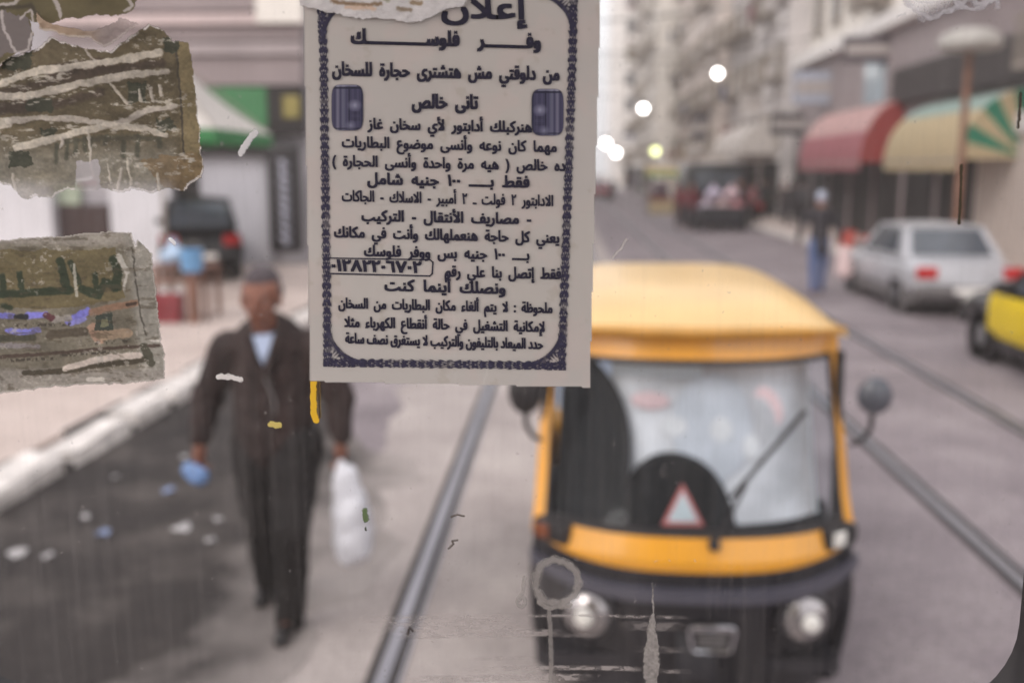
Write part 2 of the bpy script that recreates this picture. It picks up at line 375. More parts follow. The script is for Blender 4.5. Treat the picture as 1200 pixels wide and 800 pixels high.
m_pk = A('awning_lit_pink', s(222,186,182)); m_rd = A('awning_red', s(172,74,70)); m_pk2 = A('awning_rose', s(192,124,130))  # front canvas paled to pink as if lit; side panels stay red
awning('round pink and red barrel awning over the open shops', 10, 31, 39, 4.35, 2.5, 1.25, [m_pk, m_pk, m_pk2], [m_rd, m_rd])
g1 = A('awning_green', s(60,140,110)); y1_ = A('awning_straw', s(206,188,152)); b1 = A('awning_pale_blue', s(168,188,180)); w1 = A('awning_white', s(225,218,212))
awning('green and straw striped awning with fan shaped end beside the rusty pole', 10, 22.7, 28, 4.02, 2.5, 1.45, [b1, b1, y1_, y1_], [g1, y1_, g1, y1_, g1, y1_])
awning('low white canvas awning far up the right pavement', 9.6, 47, 56, 4.6, 3.0, 1.8, [w1, w1], [w1])

for i, (y, z, w_, h_, c, lb) in enumerate(((33, 6.0, 2.6, .8, (86,78,84), 'dark projecting sign above the pink awning'), (40, 5.4, 1.8, 1.2, (170,176,190), 'pale blue sign on the wall beyond the pink awning'), (44, 4.2, 2.2, .9, (60,54,58), 'small black sign beyond the pink awning'), (52, 5.6, 2.4, 1.1, (196,190,186), 'white sign over the far canvas awning'), (58, 4.0, 2.0, 1.3, (110,56,58), 'dull red sign far up the right side'), (66, 5.0, 2.4, 1.6, (74,70,78), 'slate sign farthest up the right side'))):
    o = thing('shop_sign', lb, 'sign', (9.35 if y < 62 else 8.7, y, z))
    MB().box(-.75, .75, -.08, .08, -h_/2, h_/2, bev=.02).build('board', mat('sign_col%d' % i, s(*c), .6), o)
    MB().box(-.68, .68, -.095, -.082, -h_*.2, h_*.2).build('band', mat('sign_band', s(176,168,164), .6), o); MB().tube([(.6, 0, h_/2+.02), (1.2, 0, h_/2+.02)], .03).build('bracket', M_frame, o)
# rusty pole with shade
pt = P(1136, 60, 19.2)
o = thing('street_lamp', 'rusty brown pole with a broad pale shade in front of the striped awning', 'street lamp', (pt.x, 19.2, 0))
m = mat('rust_paint', s(128,92,74), .8, var=.3, scale=8)
MB().tube([(0,0,.1), (0,0,2.2), (0,0,pt.z)], [.085, .07, .06], 12).build('pole', m, o, True)
MB().box(-.16, .16, -.16, .16, .1, .3, bev=.03).build('base', m, o)
MB().lathe([(.02, pt.z+.42), (.3, pt.z+.38), (.5, pt.z+.28), (.58, pt.z+.10), (.5, pt.z+.02), (.1, pt.z+.02)], 28).build('shade', mat('shade_enamel', s(172,168,162), .6), o, True)

# hanging lit lamps over the street
def lamp(px, py, Y, r, col, st, label):
    c = P(px, py, Y)
    o = thing('hanging_lamp', label, 'hanging lamp', c, group=None)
    MB().lathe([(.001, -r), (r*.6, -r*.8), (r, 0), (r*.8, r*.6), (.001, r*.9)], 16).build('bulb', mat('lamp_glow'+str(int(col[2]*100))+str(int(st)), col, emit=col, estr=st), o, True)
    MB().lathe([(r*1.1, r*.95), (r*.5, r*1.6), (.02, r*2)], 16).build('cap', M_dark, o, True)
    MB().tube([(-c.x-8, 0, r*2.4+.8), (-c.x*.5, 0, r*2.2+.2), (0, 0, r*2), (4, 0, r*2.2+.25), (9.3-c.x, 0, r*2.4+.8)], .015, 6).build('span_wire', M_dark, o)
lamp(841, 86, 46, .17, (1, .98, .93), 11, 'nearest and highest lit lamp hung over the street')
lamp(754, 127, 60, .21, (1, .98, .95), 11, 'bright white lamp hung left of centre below the highest one')
lamp(710, 168, 75, .27, (1, .98, .95), 10, 'lit white lamp low beside the notice edge')
lamp(722, 179, 84, .28, (1, .96, .92), 10, 'far lit lamp just below the one at the notice edge')
lamp(768, 177, 66, .26, (.80, .86, .38), 3.2, 'greenish yellow lit lamp far down the street')

# ---------------- left shop block facing the tram ----------------
def bx(px0, px1, py0, py1, Y, d=.1):   # box facing the street seen between two pixels, front at Y
    a = P(px0, py1, Y); b = P(px1, py0, Y); return (a.x, b.x, Y, Y+d, a.z, b.z)
o = thing('corner_shop', 'pale shop block with stacked signboards behind the walking man', 'shop building', (0, 22, 0))
def part(name, m, px0, px1, py0, py1, Y=22, d=.1, **k):
    x0, x1, y0, y1, z0, z1 = bx(px0, px1, py0, py1, Y, d); return MB().box(x0, x1, y0-22, y1-22, z0, z1).build(name, m, o)
MB().box(-22, -5.75, .35, 16, 0, 12).build('wall', wallmat('shop_render', s(160,156,160)), o)
part('signboard', M_mauve, 60, 352, -30, 14, 21.9, .4)
part('cream_panel', M_cream, 300, 352, -30, 27, 21.7, .15)
part('signboard', wallmat('pinkish_band', s(198,180,178)), 60, 352, 15, 30, 21.75, .5)
part('signboard', M_mauve, 60, 352, 30.5, 49, 21.9, .4)
part('signboard', M_dull, 60, 352, 49.5, 66, 21.8, .5)
part('signboard', M_mauve, 60, 352, 66.5, 101, 21.92, .4)
part('green_board', mat('green_board', s(62,118,74), .6), 200, 313, 102, 150, 21.95, .3)
part('dark_sign', M_dark, 314, 353, 102, 158, 21.9, .3)
part('yellow_emblem', mat('dull_yellow', s(140,128,70), .6), 332, 350, 112, 138, 21.88, .015)
part('shadow_strip', M_dark, 196, 312, 151, 182, 21.86, .4)  # dark strip painted in for the shadow beneath the canopy
part('dark_opening', M_dark, 196.5, 239.5, 183, 322, 22.2, .14)
part('doorway', mat('brown_door', s(62,46,44), .7), 58, 126, 240, 322, 22.2, .14)
part('green_panel', mat('pale_green_panel', s(160,170,150), .7), 58, 92, 215, 239.5, 22.2, .14)
part('pillar', wallmat('dull_white', s(206,204,208)), 134, 196, 176, 322, 21.9, .44)
part('pillar', wallmat('dull_white', (1,1,1)), -60, 54, 176, 322, 21.9, .44)
part('pillar', wallmat('grey_pillar', s(180,178,184)), 240, 312, 178, 322, 22.1, .24)
part('step', M_pave, 250, 354, 318, 345, 20.6, 1.7)
# vertical sign
a = P(335, 296, 21.5); b = P(335, 168, 21.5)
o = thing('vertical_sign', 'tall black rounded sign with blurred white lettering at the shop corner', 'sign', (a.x, 21.5, 0))
MB().box(-.37, .37, 0, .15, a.z, b.z, bev=.1).build('board', mat('sign_black', s(42,38,40), .4), o)
mb = MB(); z = b.z-.35
while z > a.z+.3:
    h_ = random.uniform(.10, .2); w_ = random.uniform(.06, .12); mb.box(-w_, w_*.6, -.012, -.003, z-h_*.25, z); mb.box(-.03, .03, -.012, -.003, z-h_, z-h_*.3); mb.box(.05, .12, -.012, -.003, z-h_*.9, z-h_*.6); z -= h_+.06
mb.build('lettering', mat('sign_white', s(200,200,215), .5), o)
# market parasol: alternate white and green gores
a = P(225, 72, 16.5); e = P(312, 153, 16.0)
cx = a.x-.62; rad = 1.5; zt = a.z+.35; ze = e.z
o = thing('market_parasol', 'white canopy with green rim over the left pavement stall', 'parasol', (cx, 16.5, 0))
for k in range(4):
    a0 = math.pi/4+k*math.pi/2; c0 = Vector((math.cos(a0)*rad*1.38, math.sin(a0)*rad*1.38, ze)); a1 = a0+math.pi/2; c1 = Vector((math.cos(a1)*rad*1.38, math.sin(a1)*rad*1.38, ze))
    mb = MB(); mb.grid(lambda u, v_: Vector((0, 0, zt)).lerp(c0.lerp(c1, u), v_)+Vector((0, 0, -.25*math.sin(v_*math.pi)*.5)), 8, 8, thick=(0, 0, -.01)); mb.build('canopy', A('parasol_white', s(208,202,196), .25), o, smooth=True)
    mb = MB(); mb.grid(lambda u, v_: c0.lerp(c1, u)+Vector((0, 0, -.004-.2*v_+.02*math.cos(u*40)*v_)), 24, 2, thick=(.006, .006, 0)); mb.build('valance', A('parasol_green', s(72,142,88), .3), o)
    MB().tube([(0, 0, zt-.03), tuple(c0-Vector((0, 0, .02)))], .015, 6).build('rib', M_frame, o)
MB().tube([(0, 0, .14), (0, 0, zt+.08)], .03, 10).build('pole', M_frame, o)
MB().lathe([(.3, .14), (.3, .2), (.06, .3)], 20).build('base', M_greyw, o)
# stall with crates
c = G(222, 372, .14)
o = thing('stall_table', 'small wooden table with thin legs on the left pavement', 'table', (c.x, c.y, .14))
mt = mat('stall_wood', s(118,84,70), .8, var=.3, scale=5, stretch=(1, 8, 1))
for k in range(4): MB().box(-.42, .42, -.3+k*.15, -.3+k*.15+.14, .74, .78, bev=.005).build('plank', mt, o)
for sx in (-.36, .36):
    for sy in (-.24, .24): MB().box(sx-.03, sx+.03, sy-.03, sy+.03, 0, .738).build('leg', mt, o)
MB().box(-.33, .33, -.26, -.22, .55, .62).build('rail', mt, o)
o = thing('drink_crate', 'red plastic crate hanging at the front of the wooden table', 'crate', (c.x-.15, c.y-.42, .45))
m = mat('red_plastic', s(132,48,54), .5)
MB().box(-.2, .2, -.12, .12, -.31, -.29).build('bottom', m, o)
for z in (-.28, -.15, -.02): 
    mb = MB(); mb.box(-.2, .2, -.13, -.115, z, z+.1); mb.box(-.2, .2, .115, .13, z, z+.1); mb.box(-.215, -.2, -.13, .13, z, z+.1); mb.box(.2, .215, -.13, .13, z, z+.1); mb.build('side', m, o)
mb = MB(); [mb.box(x, x+.03, y-.01, y+.01, -.29, .1) for x in (-.215, .185) for y in (-.135, .135)]; mb.build('post', m, o)
o = thing('water_drum', 'round light blue plastic bucket beside the wooden table', 'bucket', (c.x+.27, c.y-.5, .72+.14))
m = mat('blue_plastic', s(110,160,205), .45)
MB().lathe([(.11, 0), (.15, .05), (.165, .3), (.17, .31), (.155, .31), (.14, .06), (.02, .03)], 24).build('tub', m, o, True)
MB().tube([(math.cos(t)*.16, -.02, .31+math.sin(t)*.1) for t in [i*math.pi/8 for i in range(9)]], .006, 6).build('handle', M_frame, o)
MB().box(-.07, .07, -.07, .07, -.72, -.002, bev=.01).build('stand', mt, o)
bag = blob('plastic_bag', [((c.x-.25, c.y, 1.02), .13, (c.x-.12, c.y, 1.06), .12), ((c.x-.2, c.y, 1.12), .09, (c.x-.18, c.y, 1.28), .04)], mat('pale_blue_bag', s(168,190,215), .4), .025, disp=.04)
tag(bag, 'pale blue plastic bag resting on the small wooden table', 'bag')

# ---------------- vehicles ----------------
M_tyre = mat('tyre_rubber', s(46,43,43), .85); M_rim = mat('rim_metal', s(150,150,152), .35, .7); M_glassd = mat('car_window', s(70,76,84), .12, spec=.9, var=.2)
M_chrome = mat('chrome', s(205,205,210), .15, 1, var=.03); M_redl = mat('red_lamp', s(190,40,40), .25); M_clear = mat('clear_lamp', s(225,222,215), .15, spec=.8)
def wheel(o, x, y, r=.31, w_=.19, name='wheel'):
    Mx = Matrix.Translation((x, y, r)) @ Matrix.Rotation(math.pi/2, 4, 'Y')
    t = MB().lathe([(r*.55, -w_/2), (r*.93, -w_/2), (r, -w_*.3), (r, w_*.3), (r*.93, w_/2), (r*.55, w_/2)], 28, Mx).build(name, M_tyre, o, True)
    MB().lathe([(r*.2, -w_*.55), (r*.52, -w_*.48), (r*.56, -w_*.3), (r*.56, w_*.3), (r*.52, w_*.48), (r*.2, w_*.55)], 20, Mx).build('rim', M_rim, t, True)
def car(label, loc, rz, paint, lower, L_=4.2, W_=1.65, hatch=False, hood=None, panels=None, name='parked_car', front_to='+'):
    o = thing(name, label, 'car', loc, rz)
    hw = W_/2
    st = [(0, .55, .42, .62, .9), (.06, .95, .32, .78, 1), (.9, 1, .25, .88, 1), (1.3, 1, .25, .91, 1), (3.0, 1, .25, .93, 1), (3.5, 1, .25, .92, 1), (L_-.08, .96, .32, .86, 1), (L_, .8, .42, .74, .9)]
    def sect(k, zb, zt):
        p = []
        for i in range(24):
            a = 2*math.pi*i/24; cx_ = math.copysign(abs(math.cos(a))**.45, math.cos(a)); sz = math.copysign(abs(math.sin(a))**.55, math.sin(a))
            p.append((hw*k*cx_*(1-.06*max(sz, 0)), (zb+zt)/2+(zt-zb)/2*sz))
        return p
    def loft(stn, z_split=None):
        mb = MB(); vs = []; fs = []
        for (y, k, zb, zt, _) in stn:
            vs += [Vector((x, y-L_/2, z)) for x, z in sect(k, zb, zt)]
        n = 24
        for i in range(len(stn)-1):
            for k in range(n): fs.append((i*n+k, i*n+(k+1) % n, (i+1)*n+(k+1) % n, (i+1)*n+k))
        fs.append(tuple(range(n))); fs.append(tuple(range(len(vs)-n, len(vs))))
        return mb.add(vs, fs)
    loft(st).build('body', paint, o, True)
    if hood: MB().grid(lambda u, v_: Vector(((u-.5)*W_*.9, -L_/2+.1+v_*1.1, .80+.10*v_+.03*math.sin(u*math.pi)+.02)), 8, 4, thick=(0, 0, -.05)).build('bonnet', hood, o, True)
    MB().box(-hw+.03, hw-.03, -L_/2+.35, L_/2-.35, .2, .45).build('sill', lower, o)
    # cabin: bonnet end at y=1.15, roof 1.75..3.0, boot end 3.55 (front is -y)
    yb = L_-.25 if hatch else L_-.72
    base = [(-hw*.93, 1.05), (hw*.93, 1.05), (hw*.93, yb), (-hw*.93, yb)]; top = [(-hw*.74, 1.75), (hw*.74, 1.75), (hw*.74, yb-(.25 if hatch else .5)), (-hw*.74, yb-(.25 if hatch else .5))]
    zb, zt = .86, 1.36
    B = [Vector((x, y-L_/2, zb)) for x, y in base]; T = [Vector((x, y-L_/2, zt)) for x, y in top]
    MB().add(B+T, [(0, 1, 5, 4), (1, 2, 6, 5), (2, 3, 7, 6), (3, 0, 4, 7), (4, 5, 6, 7), (3, 2, 1, 0)]).build('cabin', paint, o)
    MB().grid(lambda u, v_: Vector(((u-.5)*2*hw*.76, top[0][1]-L_/2-.04+v_*(top[2][1]-top[0][1]+.08), zt+.004+.05*math.sin(u*math.pi)*math.sin(v_*math.pi)**.5)), 10, 8, thick=(0, 0, -.03)).build('roof', paint, o, True)
    def win(name, p0, p1, p2, p3, u0, u1):
        q = lambda u, v_: p0.lerp(p1, u).lerp(p3.lerp(p2, u), v_)
        nrm = (p1-p0).cross(p3-p0).normalized()
        if nrm.dot((p0+p2)/2-Vector((0, 0, .9))) < 0: nrm = -nrm
        c_ = [q(u0, .12), q(u1, .12), q(u1, .9), q(u0, .9)]
        mb = MB(); mb.add([p+nrm*.012 for p in c_]+[p-nrm*.01 for p in c_], [(0,1,2,3), (7,6,5,4), (0,4,5,1), (1,5,6,2), (2,6,7,3), (3,7,4,0)]); mb.build(name, M_glassd, o)
    win('windscreen', B[0], B[1], T[1], T[0], .06, .94); win('rear_window', B[2], B[3], T[3], T[2], .08, .92)
    for a_, b_, c_, d_ in ((B[1], B[2], T[2], T[1]), (B[3], B[0], T[0], T[3])):
        rngs = ((.14, .47), (.51, .88)) if a_ == B[1] else ((.12, .49), (.53, .86))
        for u0, u1 in rngs: win('side_window', a_, b_, c_, d_, u0, u1)
    for sx in (-1, 1):
        for yy in (.75, L_-.85):
            wheel(o, sx*(hw-.1), yy-L_/2)
            Mx = Matrix.Translation((sx*(hw-.055), yy-L_/2, .31)) @ Matrix.Rotation(math.pi/2, 4, 'Y')
            MB().lathe([(.36, -.06), (.385, 0), (.36, .06), (.3, .05)], 24, Mx).build('wheel_arch', lower, o, True)
        if panels:
            for pn_, y0_, y1_2 in (('door', .95, 1.85), ('door', 1.88, 2.75), ('rear_wing', 2.78, L_-.25)):
                MB().grid(lambda u, v_: Vector((sx*(hw*(1-.05*(v_*2-1)**4)+.012), y0_+(y1_2-y0_)*u-L_/2, .34+.50*v_)), 4, 8, thick=(-sx*.03, 0, 0)).build(pn_, panels, o, True)
        MB().box(sx*hw*.72-.16, sx*hw*.72+.16, -L_/2-.02, -L_/2+.1, .6, .74, bev=.02).build('headlight', M_clear, o)
        MB().box(sx*hw*.76-.15, sx*hw*.76+.15, L_/2-.1, L_/2+.02, .62, .80, bev=.02).build('tail_light', M_redl, o)
        MB().box(sx*(hw-.02)-.04, sx*(hw-.02)+.04+sx*.08, 1.25-L_/2, 1.35-L_/2, .88, 1.0, bev=.02).build('mirror', lower, o)
        MB().box(sx*(hw+.0)-.01, sx*(hw+.0)+.01, 2.15-L_/2, 2.32-L_/2, .74, .77).build('door_handle', M_chrome, o)
    MB().box(-hw*.97, hw*.97, -L_/2-.07, -L_/2+.08, .36, .52, bev=.03).build('bumper', lower, o, True)
    MB().box(-hw*.97, hw*.97, L_/2-.08, L_/2+.07, .36, .52, bev=.03).build('bumper', lower, o, True)
    MB().box(-.25, .25, L_/2+.071, L_/2+.08, .4, .5).build('number_plate', M_white, o)
    return o
M_silver = mat('silver_paint', s(188,188,192), .35, .3, var=.04); M_sill = mat('grey_sill', s(110,106,106), .5)
M_blackp = mat('black_paint', s(34,31,32), .25, var=.1); M_yel = mat('taxi_yellow', s(216,186,26), .35, var=.06)
car('silver saloon parked at the right kerb facing away', (6.12, 17.55, 0), math.pi, M_silver, M_sill, W_=1.68)
car('yellow and black taxi cut off by the right edge of the view', (5.78, 10.8, 0), math.pi, M_blackp, M_blackp, L_=4.1, panels=M_yel)
car('small black hatchback with red tail lamp on the left pavement by the shop', (P(236, 300, 20.2).x, 20.2, .14), math.pi+.36, M_blackp, M_blackp, L_=3.3, W_=1.35, hatch=True).scale = (1.12, 1.12, 1.15)
car('small dark red car at the far left of the street end', (P(703, 226, 80).x, 82, 0), math.pi, mat('red_paint', s(140,44,52), .35), M_blackp, name='distant_car')
car('white car standing far away past the people on the cart', (G(735, 218).x, 100, 0), 0, M_silver, M_sill, name='distant_car')

# auto rickshaw -------------------------------------------------
M_ry = mat('rickshaw_yellow', s(228,158,34), .32, var=.12, scale=4, spec=.6, bump=.05)
M_ry.node_tree.nodes['Principled BSDF'].inputs['Coat Weight'].default_value = .8; M_ry.node_tree.nodes['Principled BSDF'].inputs['Coat Roughness'].default_value = .12
M_canv = mat('roof_canvas', s(230,194,132), .28, var=.08, scale=4, spec=.6, bump=.1, trans=.15)
M_rb = mat('rickshaw_black', s(44,42,46), .45, var=.2, scale=5); M_lip = mat('bumper_lip', s(78,77,88), .35, var=.12, spec=.7)  # lip toned bluish to paint in the highlight along it
M_rub = mat('rubber_seal', s(38,35,36), .6); M_cloth = mat('black_curtain', s(24,20,20), .9, var=.3, scale=14, stretch=(6, 6, .6), bump=.5)
def rickshaw(label, loc, rz=0, detail=True):
    o = thing('auto_rickshaw', label, 'auto rickshaw', loc, rz)
    def hw(z): return np.interp(z, [.15, .5, .75, .9, 1.5, 1.64], [.635, .645, .645, .635, .605, .605])
    def fy(z): return np.interp(z, [.15, .5, .72, .86, .90, 1.5, 1.64], [.10, .0, -.03, .02, .05, .24, .28])
    def S(u, z, off=0.0):
        b = .22*abs(u)**2.6+.05*u*u
        return Vector((float(hw(z))*math.copysign(abs(u)**.92, u)*(1+off*.6), float(fy(z))+b-off, z))
    def panel(name, u0, u1, z0, z1, m, off=0, th=.02, nu=30, nv=8, par=None):
        z0f = z0 if callable(z0) else (lambda u: z0); z1f = z1 if callable(z1) else (lambda u: z1)
        mb = MB(); mb.grid(lambda a, b: S(u0+(u1-u0)*a, z0f(u0+(u1-u0)*a)+(z1f(u0+(u1-u0)*a)-z0f(u0+(u1-u0)*a))*b, off), nu, nv, thick=(0, th, 0))
        return mb.build(name, m, par or o, smooth=True)
    low = lambda u: .700-.02*(1-u*u)+.05*u**4
    panel('front_apron', -1, 1, .07, lambda u: low(u)-.004, M_rb)
    panel('bumper_lip', -.99, .99, lambda u: .555+.07*u**4, lambda u: .61+.07*u**4, M_lip, off=.045, th=.05)
    panel('nose_panel', -1, 1, low, .815, M_ry, off=.012)
    panel('lintel', -1, 1, 1.49, 1.60, M_ry, off=.01)
    panel('corner_pillar', -1, -.92, .815, 1.49, M_ry, off=.006, nu=4)
    panel('corner_pillar', .92, 1, .815, 1.49, M_ry, off=.006, nu=4)
    gl = panel('windscreen', -.915, .915, .82, 1.485, glass('rickshaw_glass', (.95, .98, 1), .97, .006, .05, s(200,205,215), .004, .012), off=.002, th=.005)
    panel('glass_seal', -.92, .92, .815, .842, M_rub, off=.012, th=.02, nv=2)
    panel('glass_seal', -.92, .92, 1.468, 1.49, M_rub, off=.014, th=.02, nv=2)
    panel('glass_seal', -.92, -.89, .842, 1.468, M_rub, off=.012, th=.02, nu=2)
    panel('glass_seal', .89, .92, .842, 1.468, M_rub, off=.012, th=.02, nu=2)
    # roof canvas, crowned
    def roof(u, v_):
        x = (u-.5)*2; y = .20+v_*1.80
        e = (1-abs(x)**5); yf = max(0, 1-((v_-.55)/.55)**4)
        return Vector((x*(.603+.03*v_), y-.02+.16*(x*x)*(1-v_), 1.585+.05*e+.125*e*yf+.0*v_))
    mb = MB(); mb.grid(roof, 40, 30, thick=(0, 0, -.015)); mb.build('roof_canvas', M_canv, o, smooth=True)
    mb = MB(); mb.grid(lambda u, v_: Vector(((u-.5)*1.165, .165+.13*((u-.5)*2)**2-.012*v_+.0, 1.597+.022*v_)), 24, 3, thick=(0, .03, 0)); mb.build('roof_lip', mat('lip_ochre', s(226,170,84), .45), o, smooth=True)
    for sx in (-1, 1):
        mb = MB(); mb.grid(lambda u, v_: Vector((sx*(.625+.01*math.sin(u*50)*v_), .7+u*1.3, 1.59-v_*.10)), 60, 3, thick=(.008*sx, 0, 0)); mb.build('roof_skirt', M_rub, o)
        # side tub, rails
        mb = MB(); mb.grid(lambda u, v_: Vector((sx*(.60+.06*math.sin(v_*math.pi*.8)), .26+u*2.2, .09+v_*.63)), 12, 8, thick=(-sx*.03, 0, 0)); mb.build('side_body', M_rb, o, smooth=True)
        MB().tube([(sx*.6, .38, .75), (sx*.6, .42, 1.5)], .018).build('door_post', M_rub, o)
        MB().tube([(sx*.62, 1.25, .7), (sx*.6, 1.25, 1.58)], .02).build('rear_post', M_rub, o)
        wheel(o, sx*.52, 2.0, .21, .12)
        MB().grid(lambda u, v_: Vector((sx*(.46+.14*v_), 2.0-.27*math.cos(u*math.pi), .22+.27*math.sin(u*math.pi))), 14, 3, thick=(0, 0, .015)).build('mudguard', M_rb, o, True)
    # black curtain, cowl and triangle standing close behind the glass
    mb = MB(); mb.grid(lambda u, v_: S((-.57+(.275+.05*math.sin(v_*3.0)-.17*v_**5)*u)/.63, .80+v_*.685, -.075-.006*math.sin(u*26)), 30, 20, thick=(0, .012, 0)); mb.build('side_curtain', M_cloth, o, smooth=True)
    def dome(u, v_):
        a = u*math.pi; q = math.sin(v_*math.pi/2)
        return S((-.085+.225*math.cos(a)*q)/.63, .80+.30*math.sin(a)*q, -.085+.05*math.cos(v_*math.pi/2))
    mb = MB(); mb.grid(dome, 28, 8, thick=(0, .03, 0)); mb.build('dashboard_cowl', M_cloth, o, smooth=True)
    MB().box(-.56, .56, .33, .42, .74, .86, bev=.02).build('dashboard', M_rb, o)
    t = thing_part('warning_triangle', o)
    c = S(-.05/.63, .85, -.022)
    mb = MB(); a_, b_, c_ = Vector((-.082, .0, 0)), Vector((.082, 0, 0)), Vector((0, .05, .16))
    cen = (a_+b_+c_)/3
    outer = [a_, b_, c_]; inner = [cen+(q-cen)*.74 for q in outer]
    mb.add([c+q for q in outer+inner]+[c+q+Vector((0, .004, 0)) for q in outer+inner], [(0,1,4,3), (1,2,5,4), (2,0,3,5), (6,9,10,7), (7,10,11,8), (8,11,9,6)])
    mb.build('red_rim', mat('triangle_red', s(196,110,104), .4), t)
    MB().add([c+q+Vector((0, .001, 0)) for q in inner]+[c+q+Vector((0, .005, 0)) for q in inner], [(0,1,2), (5,4,3)]).build('pale_centre', mat('triangle_pale', s(200,205,205), .4), t)
    panel('windscreen_sheet', -.56, .84, .82, 1.475, mat('pale_sheet', s(220,214,214), .5, var=.25, scale=4.5), off=-.13, th=.006, nu=24, nv=12)  # pale sheet; its mottled tone imitates reflections in the windscreen
    panel('bright_rim', .84, .87, .82, 1.475, mat('bright_rim_white', s(228,232,236), .5, var=.03), off=-.125, th=.006, nu=2)
    panel('bright_rim', -.55, .05, 1.40, 1.47, mat('bright_rim_white', (1,1,1)), off=-.122, th=.004, nu=12, nv=2)  # top band imitates a whitish reflection at the upper left of the glass
    # cabin interior: translucent rear sheet, seat
    MB().grid(lambda u, v_: Vector(((u-.5)*1.14, 2.2+.02*math.sin(u*9), .80+v_*.76)), 10, 6, thick=(0, .006, 0)).build('rear_sheet', mat('milky_sheet', s(222,230,242), .5, var=.04, trans=.85), o)
    MB().grid(lambda u, v_: Vector(((u-.5)*1.1, 1.75+.12*v_, .45+v_*.48)), 10, 6, thick=(0, .1, 0)).build('passenger_backrest', mat('pale_blue_vinyl', s(196,204,222), .5, var=.08), o, True)
    MB().box(-.55, .55, 1.2, 1.78, .42, .56, bev=.04).build('passenger_seat', mat('pale_blue_vinyl', (1,1,1)), o, True)
    MB().box(-.30, .30, .75, 1.05, .40, .62, bev=.05).build('driver_seat', M_rb, o, True)
    MB().box(-.58, .58, .1, 2.35, .2, .26).build('floor_pan', M_rb, o)
    MB().box(-.6, .6, 2.23, 2.45, .25, .80, bev=.04).build('rear_body', M_ry, o, True)
    MB().tube([(-.02, .34, .86), (-.02, .5, 1.0), (-.02, .52, 1.02)], .02).build('steering_column', M_rub, o)
    MB().tube([(-.30, .62, 1.02), (-.15, .54, 1.03), (.1, .54, 1.03), (.26, .62, 1.02)], .014).build('handlebar', M_rub, o)
    # headlamps
    for sx in (-1, 1):
        p = S(sx*.62, .46, .03); Mx = Matrix.Translation(p) @ Matrix.Rotation(sx*R(16), 4, 'Z') @ Matrix.Rotation(math.pi/2, 4, 'X')
        Mx = Mx @ Matrix.Scale(1.22, 4)
        h = MB().lathe([(.07, -.06), (.098, -.02), (.102, .02), (.09, .03), (.086, .012)], 32, Mx).build('headlamp', M_rb, o, True)
        MB().lathe([(.084, .012), (.07, .032), (.04, .045), (.006, .05)], 28, Mx).build('lens', mat('headlamp_lens', s(170,165,165), .08, .8, var=.3, scale=9), h, True)
        MB().lathe([(.032, .047), (.026, .062), (.004, .068)], 16, Mx).build('bulb_cover', M_clear, h, True)
        p = S(sx*.86, .775, .03); Mx = Matrix.Translation(p) @ Matrix.Rotation(sx*R(38), 4, 'Z') @ Matrix.Scale(1.35, 4)
        q = MB().box(-.065, .065, -.012, .05, -.032, .035, bev=.012, M=Mx).build('indicator', M_rub, o, True)
        MB().box(-.05 if sx < 0 else -.05, .0, -.02, -.008, -.02, .024, bev=.004, M=Mx).build('amber_lens', mat('amber_lens', s(120,66,40), .3) if sx < 0 else M_clear, q)
        # mirror
        a0 = S(sx*.97, 1.02, .01)
    arm = [(.61, .24, 1.14), (.645, .22, 1.16), (.672, .2, 1.215), (.675, .19, 1.30)]
    mir = thing_part('wing_mirror', o); MB().tube(arm, .011, 8).build('arm', M_rub, mir, True)
    Mx = Matrix.Translation((.675, .17, 1.36)) @ Matrix.Rotation(math.pi/2, 4, 'X')
    MB().lathe([(.004, .035), (.04, .028), (.064, .008), (.068, -.01), (.06, -.02), (.004, -.022)], 24, Mx @ Matrix.Scale(1.12, 4, (0, 1, 0))).build('mirror_shell', mat('mirror_grey', s(74,76,84), .35, spec=.7), mir, True)
    mir = thing_part('wing_mirror', o); MB().tube([(-x, y, z) for x, y, z in arm], .011, 8).build('arm', M_rub, mir, True)
    Mx = Matrix.Translation((-.675, .17, 1.36)) @ Matrix.Rotation(math.pi/2, 4, 'X')
    MB().lathe([(.004, .035), (.04, .028), (.064, .008), (.068, -.01), (.06, -.02), (.004, -.022)], 24, Mx @ Matrix.Scale(1.4, 4, (0, 1, 0))).build('mirror_shell', M_rub, mir, True)
    # emblem
    p = S(.07, .405, .03); e = thing_part('emblem', o)
    mb = MB(); mb.tube([p+Vector(q) for q in [(-.08, -.02, .045), (.08, -.02, .045), (.088, -.02, .03), (.075, -.02, -.05), (.06, -.02, -.062), (-.06, -.02, -.062), (-.075, -.02, -.05), (-.088, -.02, .03), (-.08, -.02, .045)]], .008, 8); mb.build('chrome_rim', M_chrome, e, True)
    MB().box(p.x-.075, p.x+.075, p.y-.034, p.y-.012, p.z+.028, p.z+.056, bev=.006).build('top_bar', M_chrome, e, True)
    for k in range(4): MB().box(p.x-.055, p.x+.055, p.y-.022, p.y-.012, p.z-.045+k*.017, p.z-.037+k*.017).build('grille_bar', M_sill, e)
    # wiper
    wv = S(.06, .80, .03); we = S(.66, 1.28, .03)
    wi = thing_part('wiper', o)
    MB().tube([wv+Vector((0, -.02, 0)), S(.25, 1.02, .03)], .008, 6).build('arm', M_rub, wi)
    MB().tube([S(.16, .965, .026), we], .0105, 6).build('blade', M_rub, wi)
    Mx = Matrix.Translation(wv) @ Matrix.Rotation(math.pi/2, 4, 'X'); MB().lathe([(.022, -.01), (.022, .02), (.01, .03)], 14, Mx).build('spindle', M_rub, wi)
    # faint peach arc on the glass
    mb = MB(); pts = [(.37, 1.385), (.43, 1.375), (.475, 1.35), (.51, 1.31), (.52, 1.26)]
